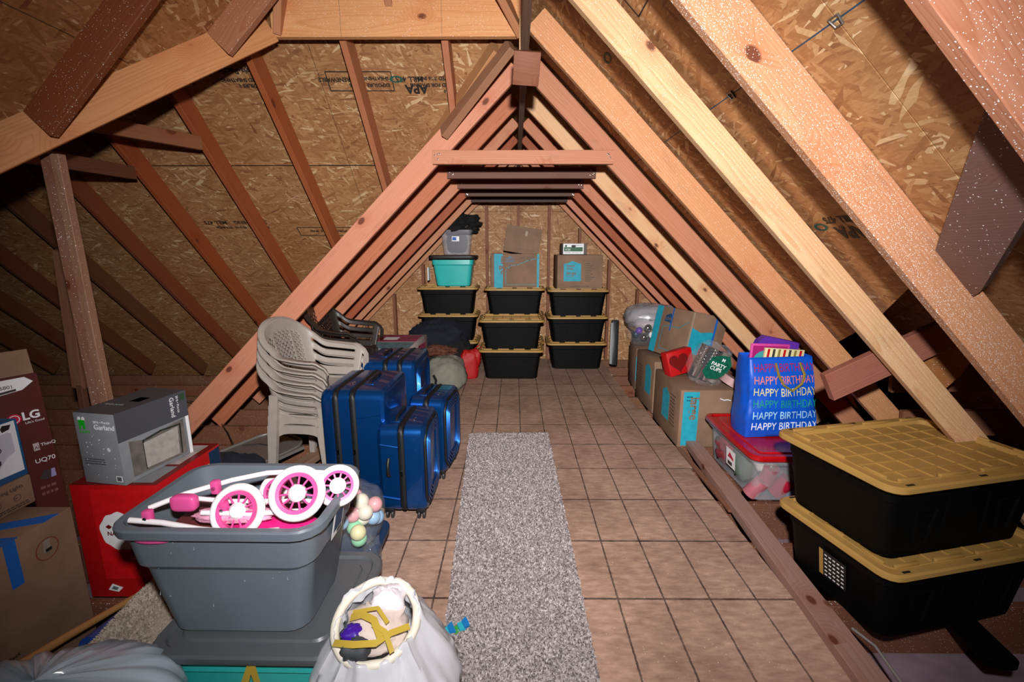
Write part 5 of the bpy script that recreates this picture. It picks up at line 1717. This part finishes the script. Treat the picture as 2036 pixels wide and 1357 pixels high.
bl = thing('trash_bag', 'tied bluish white bin bag in the bottom left corner', 'bag', (-1.25, .98, 0))
vs, fs_ = [], []
NU, NV = 110, 40
for j in range(NV + 1):
    el = -PI / 2 + PI * j / NV
    for i in range(NU):
        a = 2 * PI * i / NU
        p = Vector((math.cos(el) * math.cos(a), math.cos(el) * math.sin(a), math.sin(el)))
        cx_ = 1 - max(0, p.z)
        rad = (1 - abs(noise.noise(Vector((math.cos(a) * 6, math.sin(a) * 6, cx_ * .8)))) * 2.4)
        rad2 = (1 - abs(noise.noise(Vector((math.cos(a) * 14, math.sin(a) * 14, cx_ * 1.5)))) * 2.4)
        k = 1 + .05 * rad * max(0, p.z + .2) + .022 * rad2 + .08 * noise.noise(p * 1.7 + Vector((4, 4, 4)))
        vs.append((.36 * p.x * k, .25 * p.y * k, max(.0, .19 + .205 * p.z * k)))
for j in range(NV):
    for i in range(NU): fs_.append((j * NU + i, j * NU + (i + 1) % NU, (j + 1) * NU + (i + 1) % NU, (j + 1) * NU + i))
make('bag', vs, fs_, TRASHB, bl, 1.3)
noise_blob('bag_contents', (0, .0, .17), (.30, .19, .16), plain('contents_grey', '6f7c8c', .8, noise_amt=.3, nscale=8), bl, 2, .1, .05, 30, 16, flat=.01)
text('lettering', 'plastic bag may cause', .018, DKP, bl, frame((.08, .02, .385), (.95, -.1, -.45), (.1, 1, -.1)))
text('lettering', 'danger of suffocation', .016, DKP, bl, frame((.08, -.01, .387), (.95, -.1, -.45), (.1, 1, -.1)))

rs = thing('ribbon_scrap', 'blue and green patterned ribbon scrap between bag and carpet', 'ribbon', (-.27, 1.54, .004), .45)
rs.scale = (1.5, 1.3, 1.5)
cs = [plain('rs_blue', '1673b5', .4), plain('rs_green', '2f9a3f', .5), plain('rs_teal', '2aa6b8', .4), WHITE, plain('rs_red', '8c1f2c', .5)]
for i in range(9):
    MB().prism([(-.06 + i * .0135, -.014 + .004 * (i % 2)), (-.045 + i * .0135, -.014 + .004 * ((i + 1) % 2)), (-.045 + i * .0135, .014 + .006 * (i % 3)), (-.06 + i * .0135, .016)], .004 + .004 * (i % 3), .008 + .005 * (i % 3)).build('patch', cs[[0, 1, 4, 3, 2, 0, 1, 2, 0][i]], rs)

noise_blob('bag_tail', (.0, 0, 0), (.035, .05, .10), FILM, bb, 22, .3, .1, 20, 12, M=Matrix.Translation((-.635, 1.80, .15)))

# ------------------------------------------------------------------ mill stamps printed on the sheathing, seam clips
STAMP = plain('stamp_ink', '1b1512', .7)
STG = plain('stamp_green', '1d4a40', .7)


def frame_print(parent, M, w, h, t_=.006):
    mb = MB()
    for (x, y, a, b) in ((w / 2, 0, w, t_), (w / 2, h, w, t_), (0, h / 2, t_, h), (w, h / 2, t_, h)):
        mb.box((x, y, 0), (a, b, .0008))
    mb.build('stamp_box', STAMP, parent, M=M)


def stamp(parent, o, U, V, parts):
    """parts: (x, y, size, text); normal faces the room"""
    F = frame(o, U, V)
    F = F @ Matrix.Translation((0, 0, .0008))
    for x, y, sz, tx in parts:
        if tx == '[]': frame_print(parent, F @ Matrix.Translation((x, y, 0)), sz[0], sz[1])
        elif tx == 'O':
            MB().lathe([(sz * .6, 0), (sz, 0), (sz, .0008), (sz * .6, .0008)], 20, F @ Matrix.Translation((x, y, 0)) @ Matrix.Diagonal((1.4, .7, 1, 1))).build('stamp_mark', STG, parent)
        else: text('stamp_print', tx, sz, STAMP, parent, F @ Matrix.Translation((x, y, 0)), bold=.003 if sz > .05 else .0012)


Ub, Vb = (-1, 0, 0), (0, 1, -1)
stamp(CB, (-.755, 3.03, 2.57), Ub, Vb, [(.0, -.0, (.40, .115), '[]'), (.02, .03, .030, 'SHEATHING SPAN'), (.02, .07, .030, 'EXPOSURE 1  24/16'), (.26, .035, .035, 'RENEWABLE')])
stamp(CB, (-.345, 3.03, 2.57), Ub, Vb, [(.03, .03, .030, 'RATED 7/16 INCH'), (.03, .07, .030, 'SIZED FOR SPACING'), (.02, .11, .026, 'PS 2-10'), (.22, .03, .045, 'MILL 475'), (.20, .08, .075, 'APA'), (.385, .045, .030, 'O')])
stamp(CB, (-1.50, 3.00, 2.60), Ub, Vb, [(.0, .02, .050, 'Georgia-Pacific'), (.05, .08, .030, 'RATED SHEATHING'), (.05, .115, .03, 'EXPOSURE 1')])
stamp(CB, (-1.36, 3.91, 1.69), Ub, Vb, [(.0, .0, (.46, .09), '[]'), (.02, .03, .030, 'EXPOSURE 1  24/16  SPAN')])
stamp(CB, (-2.05, 3.86, 1.74), Ub, Vb, [(.0, .0, .05, 'SHEATHING'), (.33, .0, .05, 'MILL 475'), (.0, .06, .03, 'EXPOSURE 1   PS 2-10   7/16 INCH')])
Ur, Vr = (0, 1, 0), (1, 0, -1)
stamp(CR, (1.215, 1.70, 1.635), Ur, Vr, [(.0, .0, .045, 'MILL 475'), (.0, .055, .080, 'APA')])
stamp(CR, (1.22, 1.985, 1.63), Ur, Vr, [(.0, .015, (.13, .11), '[]'), (.02, .05, .03, 'GP'), (.065, .06, .028, 'O'), (-.07, .04, .028, 'O')])
stamp(CR, (.40, 2.10, 2.45), Ur, Vr, [(.05, .02, .045, 'MILL 475'), (.05, .075, .080, 'APA'), (.30, .06, .035, 'O')])
stamp(CR, (.40, 1.55, 2.45), Ur, Vr, [(.18, .0, .05, '88'), (.27, .0, (.12, .10), '[]')])
stamp(CR, (1.165, 3.20, 1.685), Ur, Vr, [(.0, .0, .035, 'EXPOSURE 1'), (.0, .04, .035, 'MILL 475')])
F_ = frame((-.42, 6.288, 1.18), (0, 0, 1), (-1, 0, 0))
for i in range(4):
    text('stamp_print', ['SHEATHING RATED 24/16', 'EXPOSURE 1 7/16 INCH', 'MILL 475  APA', 'SIZED FOR SPACING'][i], .045, STAMP, WB, F_ @ Matrix.Translation((0, .03 + i * .042, 0)))
F_ = frame((.62, 6.288, 1.35), (0, 0, 1), (-1, 0, 0))
text('stamp_print', 'APA', .10, STAMP, WB, F_ @ Matrix.Translation((.28, .02, 0)), bold=.001)
for i in range(3): text('stamp_print', ['MILL 475 RATED', 'EXPOSURE 1', '7/16 INCH'][i], .04, STAMP, WB, F_ @ Matrix.Translation((-.02, .01 + i * .04, 0)))
F_ = frame((-1.42, 6.288, .35), (0, 0, 1), (-1, 0, 0))
for i in range(3): text('stamp_print', ['MILL 475 RATED', 'EXPOSURE 1', '7/16 INCH'][i], .04, STAMP, WB, F_ @ Matrix.Translation((-.02, .01 + i * .04, 0)))
CLIP = plain('clip_metal', '6d6a68', .4, metal=.6)
for yy in (1.25, 1.80, 2.28):
    F_ = frame((.787, yy, 2.0628), Ur, Vr)
    MB().tube([(-.016, -.012, .003), (.016, -.012, .003), (.012, .014, .003), (-.012, .014, .003)], .003, 6, closed=True).build('seam_clip', CLIP, CR, M=F_)
# dark felt line showing in the panel seams
SEAM = plain('felt_blue', '27435a', .8)
MB().box((0, 0, 0), (5.2, .006, .002)).build('seam_line', SEAM, CR, M=frame((.787 + .0, 2.4, 2.0628 + .002), Ur, Vr))
MB().box((0, 0, 0), (5.2, .005, .002)).build('seam_line', INK, CB, M=frame((-3.6, 3.492, 2.1085), Ub, Vb))
# bright nail heads at the tie ends
NAIL = plain('nail_steel', 'e8e4de', .15, metal=1.0)
random.seed(6)
for i, y in enumerate([3.08, 3.69, 4.30, 4.91]):
    mb = MB()
    for x in (-.49, .60):
        for q in range(4):
            mb.lathe([(.0005, -.002), (.0045, -.0015), (.0045, 0)], 8, frame((x + random.uniform(-.02, .02), y - .0005, 2.06 + .06 * random.random()), (1, 0, 0), (0, 0, 1)) @ Matrix.Scale(-1, 4, (0, 0, 1)))
    tag(mb.build('nails', NAIL, CL), kind='stuff')
